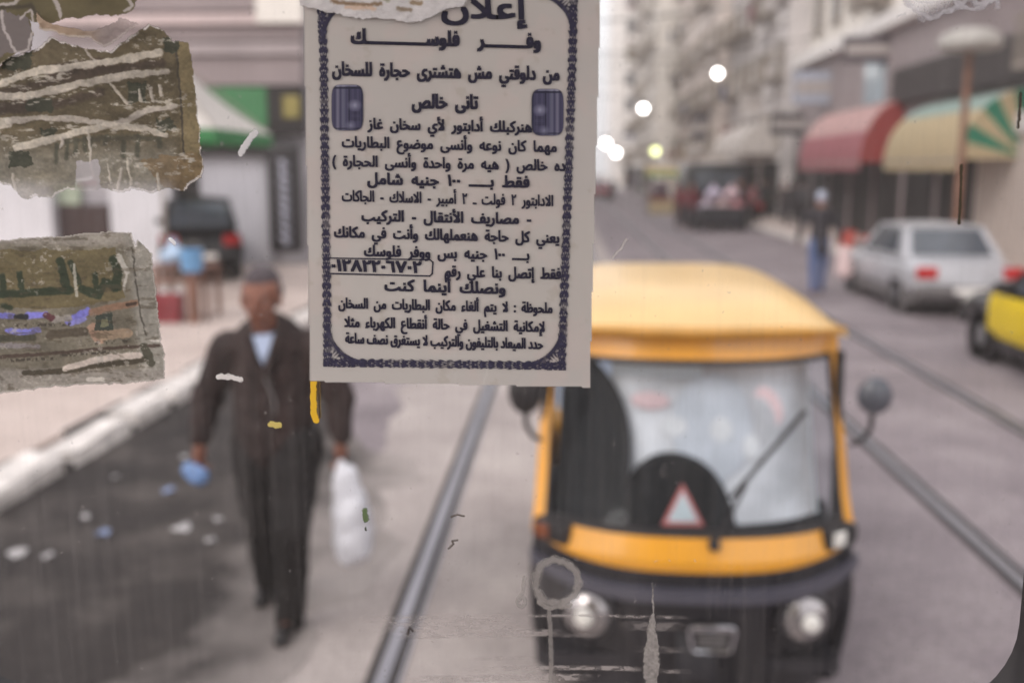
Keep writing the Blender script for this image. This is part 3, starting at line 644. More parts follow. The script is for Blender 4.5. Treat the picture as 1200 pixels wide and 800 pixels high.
    ring = [S(u-.03*math.cos(i), z-.03, .004) for i, (u, z) in enumerate(pts)]
    ring = [S(u, z, .004) for u, z in pts]+[S(u-.05, z-.035, .004) for u, z in pts]
    for (u0_, z0_, uw, zh) in ((.12, 1.20, .25, .22), (-.28, 1.30, .13, .035), (-.12, 1.20, .08, .04), (.16, 1.19, .07, .05), (.36, 1.12, .06, .05)):  # patches imitate mottled reflections and a vague driver-like shape
        MB().grid(lambda a, b: S(u0_+uw*(a-.5)*2*math.sqrt(max(0, 1-(b*2-1)**2)+.02), z0_+zh*(b*2-1), -.118+.004*(uw < .2)), 8, 8, thick=(0, .002, 0)).build('reflection_mottle', mat('print%d' % int(u0_*100), s(*((226,190,188) if u0_ < -.2 else (204,202,206) if uw > .2 else (228,222,220))), .6), o, True)
    mb.add(ring, [(i, i+1, i+6, i+5) for i in range(4)]); mb.build('peach_arc', mat('peach_arc_tone', s(206,184,188), .6), o)
    # front wheel and fender
    wheel(o, 0, .22, .21, .11, 'front_wheel')
    MB().grid(lambda u, v_: Vector(((v_-.5)*.15, .22-.25*math.cos(u*math.pi), .22+.26*math.sin(u*math.pi))), 14, 3, thick=(0, 0, .012)).build('front_fender', M_rb, o, True)
    return o
def thing_part(name, parent):
    e = bpy.data.objects.new(name, None); COL.objects.link(e); e.parent = parent; return e
rk = rickshaw('yellow and black auto rickshaw with a warning triangle close behind the tram', (.535, 3.80, 0)); rk.scale = (1.04, 1, 1)

# cart with two riders far away --------------------------------
def person(label, loc, rz, top, trouser, skin, hair, scale=1, step=.12, armo=.06, headwear=None):
    o = thing('person', label, 'person', loc, rz)
    hip, sh = .92, 1.42
    J = dict(hl=(-.09, 0, hip), hr=(.09, 0, hip), kl=(-.10, -step*.7, .50), kr=(.10, step*.3, .50), al=(-.10, -step, .09), ar=(.10, step, .10))
    body = [((0,0,hip), .13, (0,0,1.2), .13, .7), ((0,0,1.2), .13, (0,0,1.38), .14, .65), ((0,0,1.42), .055, (0,-.01,1.56), .055), ((0,-.02,1.60), .075, (0,-.02,1.68), .09), ((0,-.05,1.57), .05, (0,-.06,1.6), .05)]
    for sx, h, k, a in ((-1, 'hl', 'kl', 'al'), (1, 'hr', 'kr', 'ar')):
        body += [(J[h], .085, J[k], .055), (J[k], .055, J[a], .04), ((J[a][0], J[a][1], .05), .04, (J[a][0], J[a][1]-.14, .035), .035)]
        s_ = (sx*.19, 0, sh-.03); e_ = (sx*(.22+armo), .03, 1.13); h_ = (sx*(.22+armo), -.06, .90)
        body += [(s_, .055, e_, .04), (e_, .04, h_, .03), (h_, .032, (h_[0], h_[1]-.02, h_[2]-.1), .02, .5)]
    b = blob('body', body, skin, .022, o, 2)
    c = [((0,0,hip-.12), .16, (0,0,hip+.02), .165, .72), ((0,0,hip+.02), .165, (0,0,1.2), .155, .72), ((0,0,1.2), .155, (0,0,1.36), .165, .68), ((-.15,0,1.40), .075, (.15,0,1.40), .075)]
    for sx in (-1, 1): c += [((sx*.19, 0, sh-.03), .07, (sx*(.22+armo), .03, 1.13), .058), ((sx*(.22+armo), .03, 1.13), .058, (sx*(.22+armo), -.055, .92), .045)]
    blob('jacket', c, top, .024, o, 2)
    t = [((-.07,0,hip), .115, (.07,0,hip), .115, .9)]
    for h, k, a in (('hl', 'kl', 'al'), ('hr', 'kr', 'ar')): t += [(J[h], .10, J[k], .075), (J[k], .075, J[a], .06)]
    blob('trousers', t, trouser, .024, o, 2)
    blob('hair', [((0, .0, 1.66), .088, (0, -.01, 1.70), .088)], hair, .02, o, 2)
    o.scale = (scale,)*3
    return o
M_skin = mat('skin', s(150,104,84), .6, var=.08, scale=12); M_hairb = mat('dark_hair', s(48,42,42), .8)
M_jean = mat('blue_jeans', s(82,98,136), .85); M_coatd = mat('dark_jacket', s(52,48,52), .85)
pg = G(957, 345); person('pedestrian in dark jacket and blue jeans walking up the road', (pg.x, pg.y, .004), math.pi, M_coatd, M_jean, M_skin, mat('grey_cap', s(170,175,190), .8), 1.06, .12, .12)
tb = blob('shopping_bag', [((pg.x+.48, pg.y, .45), .17, (pg.x+.46, pg.y, .75), .13, .6), ((pg.x+.45, pg.y, .85), .05, (pg.x+.40, pg.y, .95), .02)], mat('pink_bag', s(215,190,188), .6), .025, disp=.03)
tag(tb, 'pale pink bag hanging beside the pedestrian in jeans', 'bag')
cg = G(845, 272)
o = thing('hand_cart', 'dark two wheeled cart loaded with pale sacks in the road beyond the rickshaw', 'cart', (cg.x, cg.y, 0))
for k in range(6): MB().box(-.8+k*.27, -.8+k*.27+.25, 0, 1.6, .62, .67).build('plank', M_dark, o)
for sx in (-.9, .9): wheel(o, sx, .6, .45, .1)
MB().box(-.86, .86, .56, .64, .41, .49).build('axle', M_dark, o)
MB().box(-.8, .8, -.02, 0.02, .3, .95, bev=.01).build('tail_board', M_rb, o)
for sx in (-.6, .6): MB().tube([(sx, 1.5, .64), (sx*.8, 2.8, .8)], .035).build('shaft', M_dark, o)
for i, (x, z, c) in enumerate(((-.5, .82, (190,178,190)), (.1, .84, (200,175,175)), (.6, .80, (196,140,146)), (-.25, 1.32, (196,186,204)), (.42, 1.32, (206,180,186)))):
    k = blob('sack', [((cg.x+x-.15, cg.y+.5, z+.05), .17, (cg.x+x+.15, cg.y+.6, z+.08), .17), ((cg.x+x, cg.y+.6, z+.15), .14, (cg.x+x, cg.y+.6, z+.34), .1)], mat('sack%d' % i, s(*c), .9), .04)
    tag(k, ['greyish lilac sack at the left of the distant cart', 'pale pink sack in the middle of the distant cart', 'rose coloured sack at the right of the distant cart', 'lilac sack stacked on top of the cart load at left', 'pale pink sack stacked on top of the cart load at right'][i], 'sack')
person('man in dark clothes standing left of the distant cart', (cg.x-.95, cg.y+1.2, 0), 0, mat('maroon_top', s(110,50,56), .8), M_coatd, M_skin, M_hairb)
person('man in a brownish shirt standing behind the distant cart sacks', (cg.x-.1, cg.y+1.9, 0), .3, mat('brown_shirt', s(120,98,98), .8), M_coatd, M_skin, M_hairb)
person('taller man in black standing right of the distant cart', (cg.x+.85, cg.y+1.3, 0), -.2, M_coatd, M_coatd, M_skin, M_hairb, 1.08)
for px, py, c1, c2, lb in ((742, 226, (120,104,120), (70,64,70), 'far walker in mauve top near the street end'), (757, 228, (70,60,64), (60,56,60), 'far walker in black just right of the mauve one'), (916, 262, (84,72,70), (60,56,58), 'person in brown at the shop front left of the pedestrian in jeans')):
    g = G(px, py); person(lb, (g.x, g.y, 0), .2, mat('cloth%d' % c1[0], s(*c1), .85), mat('cloth%d' % c2[0], s(*c2), .85), M_skin, M_hairb)
o = thing('delivery_van', 'tall dark van standing behind the distant cart', 'van', (cg.x+.25, cg.y+5.2, 0))
MB().box(-1.1, 1.1, -2.4, 2.4, .35, 2.55, bev=.16).build('body', M_blackp, o, True)
MB().box(-.9, -.04, -2.43, -2.405, 1.5, 2.2, bev=.008).build('rear_window', M_glassd, o); MB().box(.04, .9, -2.43, -2.405, 1.5, 2.2, bev=.008).build('rear_window', M_glassd, o)
for sx in (-1, 1):
    MB().box(sx*.98-.1, sx*.98+.1, -2.46, -2.36, .9, 1.3, bev=.02).build('tail_light', M_redl, o)
    for yy in (-1.5, 1.5): wheel(o, sx*.98, yy, .36, .2)
MB().box(-1.05, 1.05, -2.52, -2.38, .4, .6, bev=.03).build('bumper', M_sill, o)
for i, (y, z0_, z1_2) in enumerate(((30, 7.2, 7.8), (38, 8.0, 7.1), (52, 8.6, 8.2), (64, 9.2, 8.5))):
    pts = [(-8.8+18.2*t/16, y+.4*t/16, z0_+(z1_2-z0_)*t/16-1.0*math.sin(math.pi*t/16)) for t in range(17)]
    tag(MB().tube(pts, .02, 6).build('overhead_cable', M_dark), ['nearest thin cable sagging across the street', 'second thin cable sagging across the street', 'third sagging cable past the pink awning', 'farthest sagging cable up the street'][i], 'cable')
lb_ = ['walker in charcoal far left of the lit green lamp', 'walker in plum coat among the far crowd', 'broad figure in black at the left of the far crowd', 'walker in faded rose shirt inside the far crowd', 'walker in slate grey between stall and cart', 'dark walker by the white awning shopfront', 'walker in olive by the far right kerb', 'dark suited walker crossing beyond the cart', 'small figure in tan near the street end', 'figure in deep red at the left of the cart load', 'figure in black under the pink awning', 'figure in grey under the pink awning end']
for i, (px, py, c1) in enumerate(((718, 236, (66,62,66)), (779, 240, (96,64,84)), (812, 252, (44,40,44)), (826, 244, (176,120,122)), (800, 262, (84,88,98)), (886, 250, (56,52,56)), (900, 256, (96,94,70)), (868, 240, (50,48,60)), (731, 222, (170,146,120)), (797, 268, (120,44,50)), (1000, 270, (48,44,46)), (938, 266, (110,108,112)))):
    g = G(px, py); person(lb_[i], (g.x, g.y, 0), i*.9, mat('crowd_top%d' % i, s(*c1), .85), M_coatd, M_skin, M_hairb, 1+.03*(i % 3))
more = (('stocky figure in black just left of the dark van', 806, 256, (40,38,42)), ('figure in wine red between stall and van', 792, 252, (104,44,52)), ('tall figure in black right of the dark van', 892, 258, (42,40,44)), ('figure in dusty pink at the right of the van', 880, 266, (168,116,118)), ('figure in dark brown near the white awning', 908, 252, (66,52,48)), ('small dark figure close to the street end left', 748, 222, (58,54,60)), ('second small dark figure at the street end', 764, 224, (62,52,56)), ('figure in charcoal by the dark shop doors', 925, 268, (52,48,50)), ('figure in navy near the far kerb', 897, 246, (54,58,84)))
for i, (lb, px, py, c1) in enumerate(more):
    g = G(px, py); person(lb, (g.x, g.y, 0), i*1.3, mat('crowd_more%d' % i, s(*c1), .85), M_coatd, M_skin, M_hairb, 1.05)
g = G(872, 262); car('black car half hidden behind the distant cart', (g.x, g.y+3, 0), math.pi+.1, M_blackp, M_blackp, name='distant_car')
g = G(782, 236); car('dark maroon car left of the distant stall', (g.x-.5, g.y+3, 0), 0, mat('maroon_paint', s(96,44,54), .35), M_blackp, name='distant_car')
# fruit stall with yellow goods
g = G(795, 250); 
o = thing('street_stall', 'distant street stall with straw coloured cloth and green trim', 'stall', (g.x, g.y, 0))
MB().grid(lambda u, v_: Vector(((u-.5)*3.6, -.8+1.8*v_, 2.0+.5*math.sin(v_*math.pi)-.1*math.sin(u*math.pi))), 12, 8, thick=(0, 0, -.02)).build('canopy', mat('straw_cloth', s(206,184,140), .8, trans=.3), o, True)
MB().box(-1.8, 1.8, -.83, -.805, 1.95, 2.15).build('trim', mat('stall_green', s(108,150,80), .7), o)
for sx in (-1.7, 1.7):
    for sy in (-.75, .95): MB().tube([(sx, sy, 0), (sx, sy, 2.05)], .04).build('post', M_frame, o)
MB().box(-1.6, 1.6, -.6, .6, .7, .8).build('counter', mat('stall_red', s(150,62,60), .7), o)
MB().box(-1.6, 1.6, -.62, -.58, .02, .69).build('counter_front', y1_, o)
g = G(808, 232); blob_ = person('far figure in an orange red robe beside the stall', (g.x, g.y, 0), 0, mat('orange_robe', s(190,84,66), .8), mat('orange_robe', (1,1,1)), M_skin, M_hairb, 1.15)
# red goods by the pink awning shops
for i, (px, py) in enumerate(((928, 288), (1000, 296))):
    g = G(px, py, .14); o = thing('goods_crate', ['red orange crate of goods left of the pedestrian in jeans', 'red crate of goods between the pedestrian and the silver car'][i], 'crate', (max(g.x, 7.9), g.y, .14))
    m = mat('crate_red', s(186,72,60), .6)
    o.scale = (.55, .55, .6)
    MB().box(-.4, .4, -.3, .3, 0, .04).build('bottom', m, o)
    for k in range(3):
        mb = MB(); mb.box(-.4, .4, -.3, -.27, .06+k*.24, .24+k*.24); mb.box(-.4, .4, .27, .3, .06+k*.24, .24+k*.24); mb.box(-.4, -.37, -.27, .27, .06+k*.24, .24+k*.24); mb.box(.37, .4, -.27, .27, .06+k*.24, .24+k*.24); mb.build('slat', m, o)

# ---------------- walking man with bag ----------------
def man():
    Y = 4.60
    o = thing('person', 'grey haired man in dark brown jacket walking with head bowed and a white bag', 'person', (0, 0, 0))
    q = lambda px, py, y=Y: P(px, py, y)
    D = {}
    neckb = q(314, 398, 4.61); head = q(306, 349, 4.51)
    shR, shL = q(268, 408, 4.61), q(368, 408, 4.61)
    elR, elL = q(243, 468, 4.66), q(397, 466, 4.63)
    wrR, wrL = q(234, 515, 4.51), q(399, 512, 4.53)
    pel = q(324, 520, 4.61); hR, hL = q(303, 528, 4.63), q(346, 528, 4.59)
    kR, kL = q(308, 615, 4.66), q(341, 620, 4.41)
    aR, aL = q(316, 680, 5.0), q(340, 722, 4.58)
    aR.z = max(aR.z, .1); aL.z = max(aL.z, .09) 
    up = Vector((0, 0, 1)); fw = Vector((.05, -1, 0)).normalized()
    body = [(pel, .12, neckb-up*.16, .15, .65), (neckb-up*.05, .06, head-up*.04, .058), (shR, .06, shL, .06, .8)]
    # head: cranium, face, jaw, nose, ears, brow
    body += [(head+Vector((0, .03, .045)), .086, head+Vector((0, .0, .03)), .088), (head+Vector((0, -.035, -.02)), .066, head+Vector((0, -.05, -.075)), .046),
             (head+Vector((0, -.10, .0)), .012, head+Vector((0, -.122, -.035)), .017), (head+Vector((-.04, -.078, .022)), .014, head+Vector((.04, -.078, .022)), .014),
             (head+Vector((-.088, .0, .0)), .016, head+Vector((-.09, .0, -.035)), .012, .5), (head+Vector((.088, .0, .0)), .016, head+Vector((.09, .0, -.035)), .012, .5),
             (head+Vector((-.025, -.093, -.062)), .009, head+Vector((.025, -.093, -.062)), .009), (head+Vector((-.045, -.06, -.03)), .022, head+Vector((-.04, -.06, -.05)), .02), (head+Vector((.045, -.06, -.03)), .022, head+Vector((.04, -.06, -.05)), .02)]
    for a, b, c in ((shR, elR, wrR), (shL, elL, wrL)):
        body += [(a, .05, b, .038), (b, .038, c, .026)]
    for a, b, c in ((hR, kR, aR), (hL, kL, aL)): body += [(a, .08, b, .052), (b, .052, c, .038), (c, .038, c+fw*.12-up*.05, .03)]
    # hands: palm + five curled fingers
    def hand(wr, d, side):
        d = d.normalized(); n_ = fw; x = Vector((side, 0, 0)); palm = wr+d*.075
        r = [(wr, .026, palm, .036, .6)]
        for i in range(4):
            base = palm+Vector((0, (-.03+i*.02), 0))+d*.02; k1 = base+d*(.032-.003*abs(i-1))+x*(-.006); k2 = k1+d*.016-x*.02; k3 = k2-d*.006-x*.018
            r += [(base, .0105, k1, .0098), (k1, .0098, k2, .009), (k2, .009, k3, .008)]
        t0 = wr+d*.03+fw*.025; t1 = t0+fw*.022+d*.028; t2 = t1+d*.024-x*.012
        r += [(t0, .013, t1, .011), (t1, .011, t2, .009)]
        return r
    body += hand(wrR, Vector((-.05, -.1, -1)), -1)+hand(wrL, Vector((.02, -.05, -1)), 1)
    blob('body', body, mat('tanned_skin', s(124,80,64), .6, var=.12, scale=14), .0075, o, 3)
    for sx in (-1, 1):
        e = blob('eye', [(head+Vector((sx*.032, -.083, .002)), .011, head+Vector((sx*.033, -.083, .002)), .011)], mat('eye_dark', s(52,40,36), .3), .003, o, 1)
    blob('hair', [(head+Vector((0, .045, .05)), .088, head+Vector((0, .03, .02)), .09), (head+Vector((-.075, .02, .0)), .02, head+Vector((-.078, .02, .04)), .025), (head+Vector((.075, .02, .0)), .02, head+Vector((.078, .02, .04)), .025), (head+Vector((0, .0, .075)), .075, head+Vector((0, .05, .07)), .08)], mat('grey_hair', s(74,66,70), .85, var=.3, scale=60), .009, o, 2, disp=.006)
    M_coat = mat('brown_coat', s(46,34,32), .85, var=.7, scale=5, stretch=(9, 9, .35), bump=.5)
    coat = [(q(322, 500), .20, q(320, 440), .20, .66), (q(320, 440), .20, q(316, 412), .195, .62), (shR, .09, shL, .09, .85), (q(322, 500), .20, q(324, 510), .20, .66),
            (shR, .09, elR, .078), (elR, .078, wrR+(elR-wrR)*.08, .052), (shL, .09, elL, .078), (elL, .078, wrL+(elL-wrL)*.08, .052), (neckb+Vector((-.05, .03, -.02)), .045, neckb+Vector((.05, .03, -.02)), .045)]
    blob('jacket', coat, M_coat, .012, o, 3, disp=.03)
    M_tr = mat('black_trousers', s(27,23,23), .85, var=.25, scale=9, stretch=(4, 4, .6), bump=.3)
    tr = [(hR+up*.03, .145, hL+up*.03, .145, .85), (hR, .132, kR, .092), (kR, .092, aR-up*.06, .072), (hL, .132, kL, .094), (kL, .094, aL-up*.075, .072)]
    blob('trousers', tr, M_tr, .012, o, 3, disp=.028)
    M_sh = mat('black_shoe', s(34,31,32), .4)
    for a in (aR, aL):
        t = G(0, 0); hz = .045
        heel = Vector((a.x, a.y+.03, hz if a is aL else hz+.03)); toe = Vector((a.x+.01, a.y-.20, hz-.005))
        blob('shoe', [(heel, .042, toe, .038), (heel+up*.035, .036, heel.lerp(toe, .45)+up*.01, .036)], M_sh, .009, o, 2)
    M_shirt = mat('pale_blue_shirt', s(168,180,205), .8)
    # shirt collar in a V below the chin
    f0 = neckb+Vector((0, -.15, .005))
    MB().add([f0+Vector((-.03, .02, .035)), f0+Vector((.065, .03, .045)), f0+Vector((.045, -.005, -.04)), f0+Vector((.02, -.012, -.095)), f0+Vector((-.002, -.005, -.04)),
              f0+Vector((-.05, .06, .035)), f0+Vector((.075, .07, .045)), f0+Vector((.055, .03, -.07)), f0+Vector((.02, .03, -.13)), f0+Vector((-.012, .03, -.06))],
             [(0,1,2,3,4), (9,8,7,6,5)]+[(i, i+5, (i+1) % 5+5, (i+1) % 5) for i in range(5)]).build('shirt_front', M_shirt, o)
    MB().tube([f0+Vector((.02, -.02, -.13)), q(322, 470, 4.47), q(323, 500, 4.48)], .006, 6).build('zip', M_sill, o)
    MB().tube([f0+Vector((-.06, .02, .03)), f0+Vector((-.03, -.02, -.07)), f0+Vector((.015, -.03, -.14))], [.02, .022, .012], 8).build('lapel', M_coat, o, True)
    MB().tube([f0+Vector((.085, .03, .04)), f0+Vector((.065, -.02, -.07)), f0+Vector((.025, -.03, -.14))], [.02, .022, .012], 8).build('lapel', M_coat, o, True)
    # things in his hands
    b0 = wrL+Vector((.01, -.05, -.10))
    bagc = [(b0, .016, b0+Vector((.01, 0, -.07)), .05, .6), (b0+Vector((.02, 0, -.08)), .06, b0+Vector((.045, 0, -.26)), .095, .7), (b0+Vector((.045, 0, -.25)), .098, b0+Vector((.05, 0, -.40)), .098, .8), (b0+Vector((.015, 0, -.46)), .055, b0+Vector((.075, 0, -.45)), .05, .9)]
    bg_ = blob('carrier_bag', bagc, mat('white_plastic', s(226,226,232), .35, var=.05, scale=6, bump=.5, trans=.25), .008, None, 3, disp=.035)
    tag(bg_, 'white plastic carrier bag hanging from the walking man\'s hand', 'bag')
    c = blob('crumpled_wrapper', [(wrR+Vector((-.04, -.06, -.13)), .04, wrR+Vector((.01, -.06, -.16)), .045, .6)], mat('blue_wrapper', s(104,132,176), .35, var=.25, scale=25), .007, None, 1, disp=.03)
    tag(c, 'light blue crumpled packet in the walking man\'s other hand', 'packet')
man()

# litter ------------------------------------------------
M_lw = mat('litter_white', s(172,168,168), .6, var=.2, scale=20); M_lb = mat('litter_blue', s(128,142,176), .5, var=.2, scale=20)
def litter(px, py, r, m, label, name='paper_scrap'):
    c = G(px, py, .02); mb = MB(); n = 9; rnd = random.Random(px)
    top = [Vector((c.x, c.y, .02+rnd.uniform(.02, .05)*r*10))]+[Vector((c.x+math.cos(i*2*math.pi/n)*r*rnd.uniform(.6, 1.1), c.y+math.sin(i*2*math.pi/n)*r*rnd.uniform(.6, 1.3), .016+rnd.uniform(0, .025))) for i in range(n)]
    vs = top+[v-Vector((0, 0, .004)) for v in top]
    fs = [(0, i, i % n+1) for i in range(1, n+1)]+[(n+1, n+1+i % n+1, n+1+i) for i in range(1, n+1)]+[(i, n+1+i, n+1+i % n+1, i % n+1) for i in range(1, n+1)]
    tag(mb.add(vs, fs).build(name, m), label, 'litter')
litter(135, 559, .034, M_lw, 'small round white scrap on dark asphalt nearest the kerb')
litter(121, 625, .05, M_lb, 'bluish scrap lying on the dark asphalt below the round white one')
litter(214, 619, .07, M_lw, 'largest white paper scrap left of the walking man\'s legs')
litter(255, 608, .035, M_lw, 'small white scrap just beside the walking man\'s trouser leg')
litter(215, 535, .04, M_lw, 'white scrap by the walking man\'s lowered hand')
litter(198, 575, .05, M_lb, 'faint bluish scrap left of the blue packet')
litter(100, 606, .035, M_lw, 'tiny white scrap next to the bluish one')
litter(20, 648, .07, M_lw, 'pale scrap at the left edge of the asphalt')
litter(246, 634, .04, M_lw, 'faint pale scrap under the small one near the legs')
litter(55, 652, .04, M_lw, 'dull pale scrap second from the left edge')

# ---------------- tram end window ----------------
YW = .72
def W(px, py, off=0.0):     # point on the window pane; off = towards the camera
    v = P(px, py, YW); v.y -= off; return v
tl, br = P(-190, -180, YW), P(1205, 860, YW)
wx0, wx1, wz1, wz0 = tl.x, br.x, tl.z, br.z
def rr(x0, x1, z0, z1, r, n=10):
    pts = []
    for cx_, cz, a0 in ((x1-r, z1-r, 0), (x0+r, z1-r, 90), (x0+r, z0+r, 180), (x1-r, z0+r, 270)):
        for k in range(n+1): a = R(a0+90*k/n); pts.append((cx_+r*math.cos(a), cz+r*math.sin(a)))
    return pts
o = thing('tram_window', 'dusty tram end window with black rubber surround around the whole view', 'window', (0, YW, 0))
inn = rr(wx0, wx1, wz0, wz1, .075); out_ = rr(wx0-.02, wx1+.02, wz0-.02, wz1+.02, .09)
def ringmesh(a, b, y0, y1):
    n = len(a); vs = [Vector((x, y0, z)) for x, z in a]+[Vector((x, y0, z)) for x, z in b]+[Vector((x, y1, z)) for x, z in a]+[Vector((x, y1, z)) for x, z in b]; fs = []
    for i in range(n):
        j = (i+1) % n; fs += [(i, j, n+j, n+i), (2*n+i, 3*n+i, 3*n+j, 2*n+j), (i, 2*n+i, 2*n+j, j), (n+i, n+j, 3*n+j, 3*n+i)]
    return MB().add(vs, fs)
ringmesh(inn, out_, -.012, .03).build('rubber_surround', M_rub, o, True)
big = []
for (x, z) in out_:
    t = []
n4 = len(out_)//4
outer = []
for i, (x, z) in enumerate(out_):
    c_ = ((1.25, 3.35), (-1.25, 3.35), (-1.25, .55), (1.25, .55))[i//n4]; outer.append(c_)
vs = ringmesh([(x*1.0, z) for x, z in out_], outer, .0, .04).build('tram_end_panel', mat('tram_cream', s(190,182,166), .5), kind='structure'); vs.location = (0, YW-.002, 0)
MB().box(-1.25, 1.25, -4, .758, 3.352, 3.42).build('unseen_tram_ceiling', mat('tram_cream', (1,1,1)), kind='structure')  # unseen tram roof, added to keep sky light off the notice
MB().box(-1.2, 1.2, -4, .68, .5, .62).build('tram_floor', M_sill, kind='structure')

# dusty pane
m = bpy.data.materials.new('dusty_pane'); m.use_nodes = True; n = m.node_tree; n.nodes.clear(); L = n.links
out = n.nodes.new('ShaderNodeOutputMaterial'); tc = n.nodes.new('ShaderNodeTexCoord')
tr = n.nodes.new('ShaderNodeBsdfTransparent'); tr.inputs['Color'].default_value = (.95, .94, .945, 1)
df = n.nodes.new('ShaderNodeBsdfDiffuse'); df.inputs['Color'].default_value = (.62, .57, .55, 1); tlu = n.nodes.new('ShaderNodeBsdfTranslucent'); tlu.inputs['Color'].default_value = (.62, .57, .55, 1)
dd = n.nodes.new('ShaderNodeMixShader'); dd.inputs[0].default_value = .5; L.new(df.outputs[0], dd.inputs[1]); L.new(tlu.outputs[0], dd.inputs[2])
def nz(scale, st, lo, hi, detail=5):
    mp = n.nodes.new('ShaderNodeMapping'); mp.inputs['Scale'].default_value = st; L.new(tc.outputs['Object'], mp.inputs['Vector'])
    t = n.nodes.new('ShaderNodeTexNoise'); t.inputs['Scale'].default_value = scale; t.inputs['Detail'].default_value = detail; L.new(mp.outputs[0], t.inputs['Vector'])
    r = n.nodes.new('ShaderNodeMapRange'); r.inputs['From Min'].default_value = lo; r.inputs['From Max'].default_value = hi; r.clamp = True; L.new(t.outputs['Fac'], r.inputs['Value']); return r.outputs['Result']
def madd(a, k, b):
    q = n.nodes.new('ShaderNodeMath'); q.operation = 'MULTIPLY_ADD'; L.new(a, q.inputs[0]); q.inputs[1].default_value = k
    if isinstance(b, float): q.inputs[2].default_value = b
    else: L.new(b, q.inputs[2])
    return q.outputs[0]
x = madd(nz(150, (1, 1, .035), .46, .74), .045, .010)       # fine vertical rain streaks
x = madd(nz(30, (1, 1, .10), .48, .75), .03, x)
x = madd(nz(5, (1, 1, .5), .40, .75), .025, x)
x = madd(nz(210, (1, 1, 1), .68, .74, 2), .22, x)          # specks
x = madd(nz(700, (1, 1, .3), .60, .75, 2), .05, x)
x = madd(nz(45, (1, 1, 1), .70, .74, 3), .07, x)
m1 = n.nodes.new('ShaderNodeMixShader'); L.new(x, m1.inputs[0]); L.new(tr.outputs[0], m1.inputs[1]); L.new(dd.outputs[0], m1.inputs[2])
gl = n.nodes.new('ShaderNodeBsdfGlossy'); gl.inputs['Roughness'].default_value = .12
m2 = n.nodes.new('ShaderNodeMixShader'); m2.inputs[0].default_value = .005; L.new(m1.outputs[0], m2.inputs[1]); L.new(gl.outputs[0], m2.inputs[2]); L.new(m2.outputs[0], out.inputs['Surface'])
pn = MB(); pn.add([Vector((x_, .0, z_)) for x_, z_ in inn], [tuple(range(len(inn)))]); pn.build('glass_pane', m, o)

# ---------- things stuck on the pane: painted, torn, with real relief ----------
def _vn(X, Y, seed):
    xi = np.floor(X).astype(np.int64); yi = np.floor(Y).astype(np.int64); xf = X-xi; yf = Y-yi
    def h(a, b):
        q = (a*374761393+b*668265263+seed*982451653) & 0xffffffff; q = ((q ^ (q >> 13))*1274126177) & 0xffffffff; return ((q ^ (q >> 16)) & 0xffff)/65535.0
    u = xf*xf*(3-2*xf); v_ = yf*yf*(3-2*yf)
    return (h(xi, yi)*(1-u)+h(xi+1, yi)*u)*(1-v_)+(h(xi, yi+1)*(1-u)+h(xi+1, yi+1)*u)*v_
def noise(X, Y, sx, sy, seed, oct=4):
    t = 0; a = .5; tot = 0
    for k in range(oct): t = t+a*_vn(X/sx*2**k+17.3*k, Y/sy*2**k+5.1*k, seed+k); tot += a; a *= .55
    return t/tot
def inside(X, Y, poly, jit=3, sc=7, seed=1):
    A_ = X+(noise(X, Y, sc, sc, seed)-.5)*2*jit; B_ = Y+(noise(X, Y, sc, sc, seed+50)-.5)*2*jit
    r = np.zeros(X.shape, bool); j = len(poly)-1
    for i in range(len(poly)):
        xi, yi = poly[i]; xj, yj = poly[j]
        c = ((yi > B_) != (yj > B_)) & (A_ < (xj-xi)*(B_-yi)/(yj-yi+1e-9)+xi); r ^= c; j = i
    return r.astype(float)
def sdist(X, Y, pts):
    best = np.full(X.shape, 1e9)
    for (x0, y0), (x1, y1) in zip(pts, pts[1:]):
        dx, dy = x1-x0, y1-y0; t = np.clip(((X-x0)*dx+(Y-y0)*dy)/(dx*dx+dy*dy+1e-9), 0, 1); best = np.minimum(best, np.hypot(X-x0-t*dx, Y-y0-t*dy))
    return best
def stroke(X, Y, pts, w_, soft=1.5, jit=1.5, seed=3, sc=6):
    A_ = X+(noise(X, Y, sc, sc, seed)-.5)*2*jit; B_ = Y+(noise(X, Y, sc, sc, seed+9)-.5)*2*jit
    return np.clip((w_-sdist(A_, B_, pts))/soft+.5, 0, 1)
def sm(x, a, b): t = np.clip((x-a)/(b-a), 0, 1); return t*t*(3-2*t)
def mixc(c, col, a): return c*(1-a[..., None])+np.array(col, float)*a[..., None]
def paint_mat():
    m = bpy.data.materials.new('painted_print'); m.use_nodes = True; n = m.node_tree; L = n.links; p = n.nodes['Principled BSDF']
    at = n.nodes.new('ShaderNodeVertexColor'); at.layer_name = 'Col'
    L.new(at.outputs['Color'], p.inputs['Base Color']); L.new(at.outputs['Alpha'], p.inputs['Alpha']); p.inputs['Roughness'].default_value = .6; p.inputs['Specular IOR Level'].default_value = .3
    return m
M_print = paint_mat()
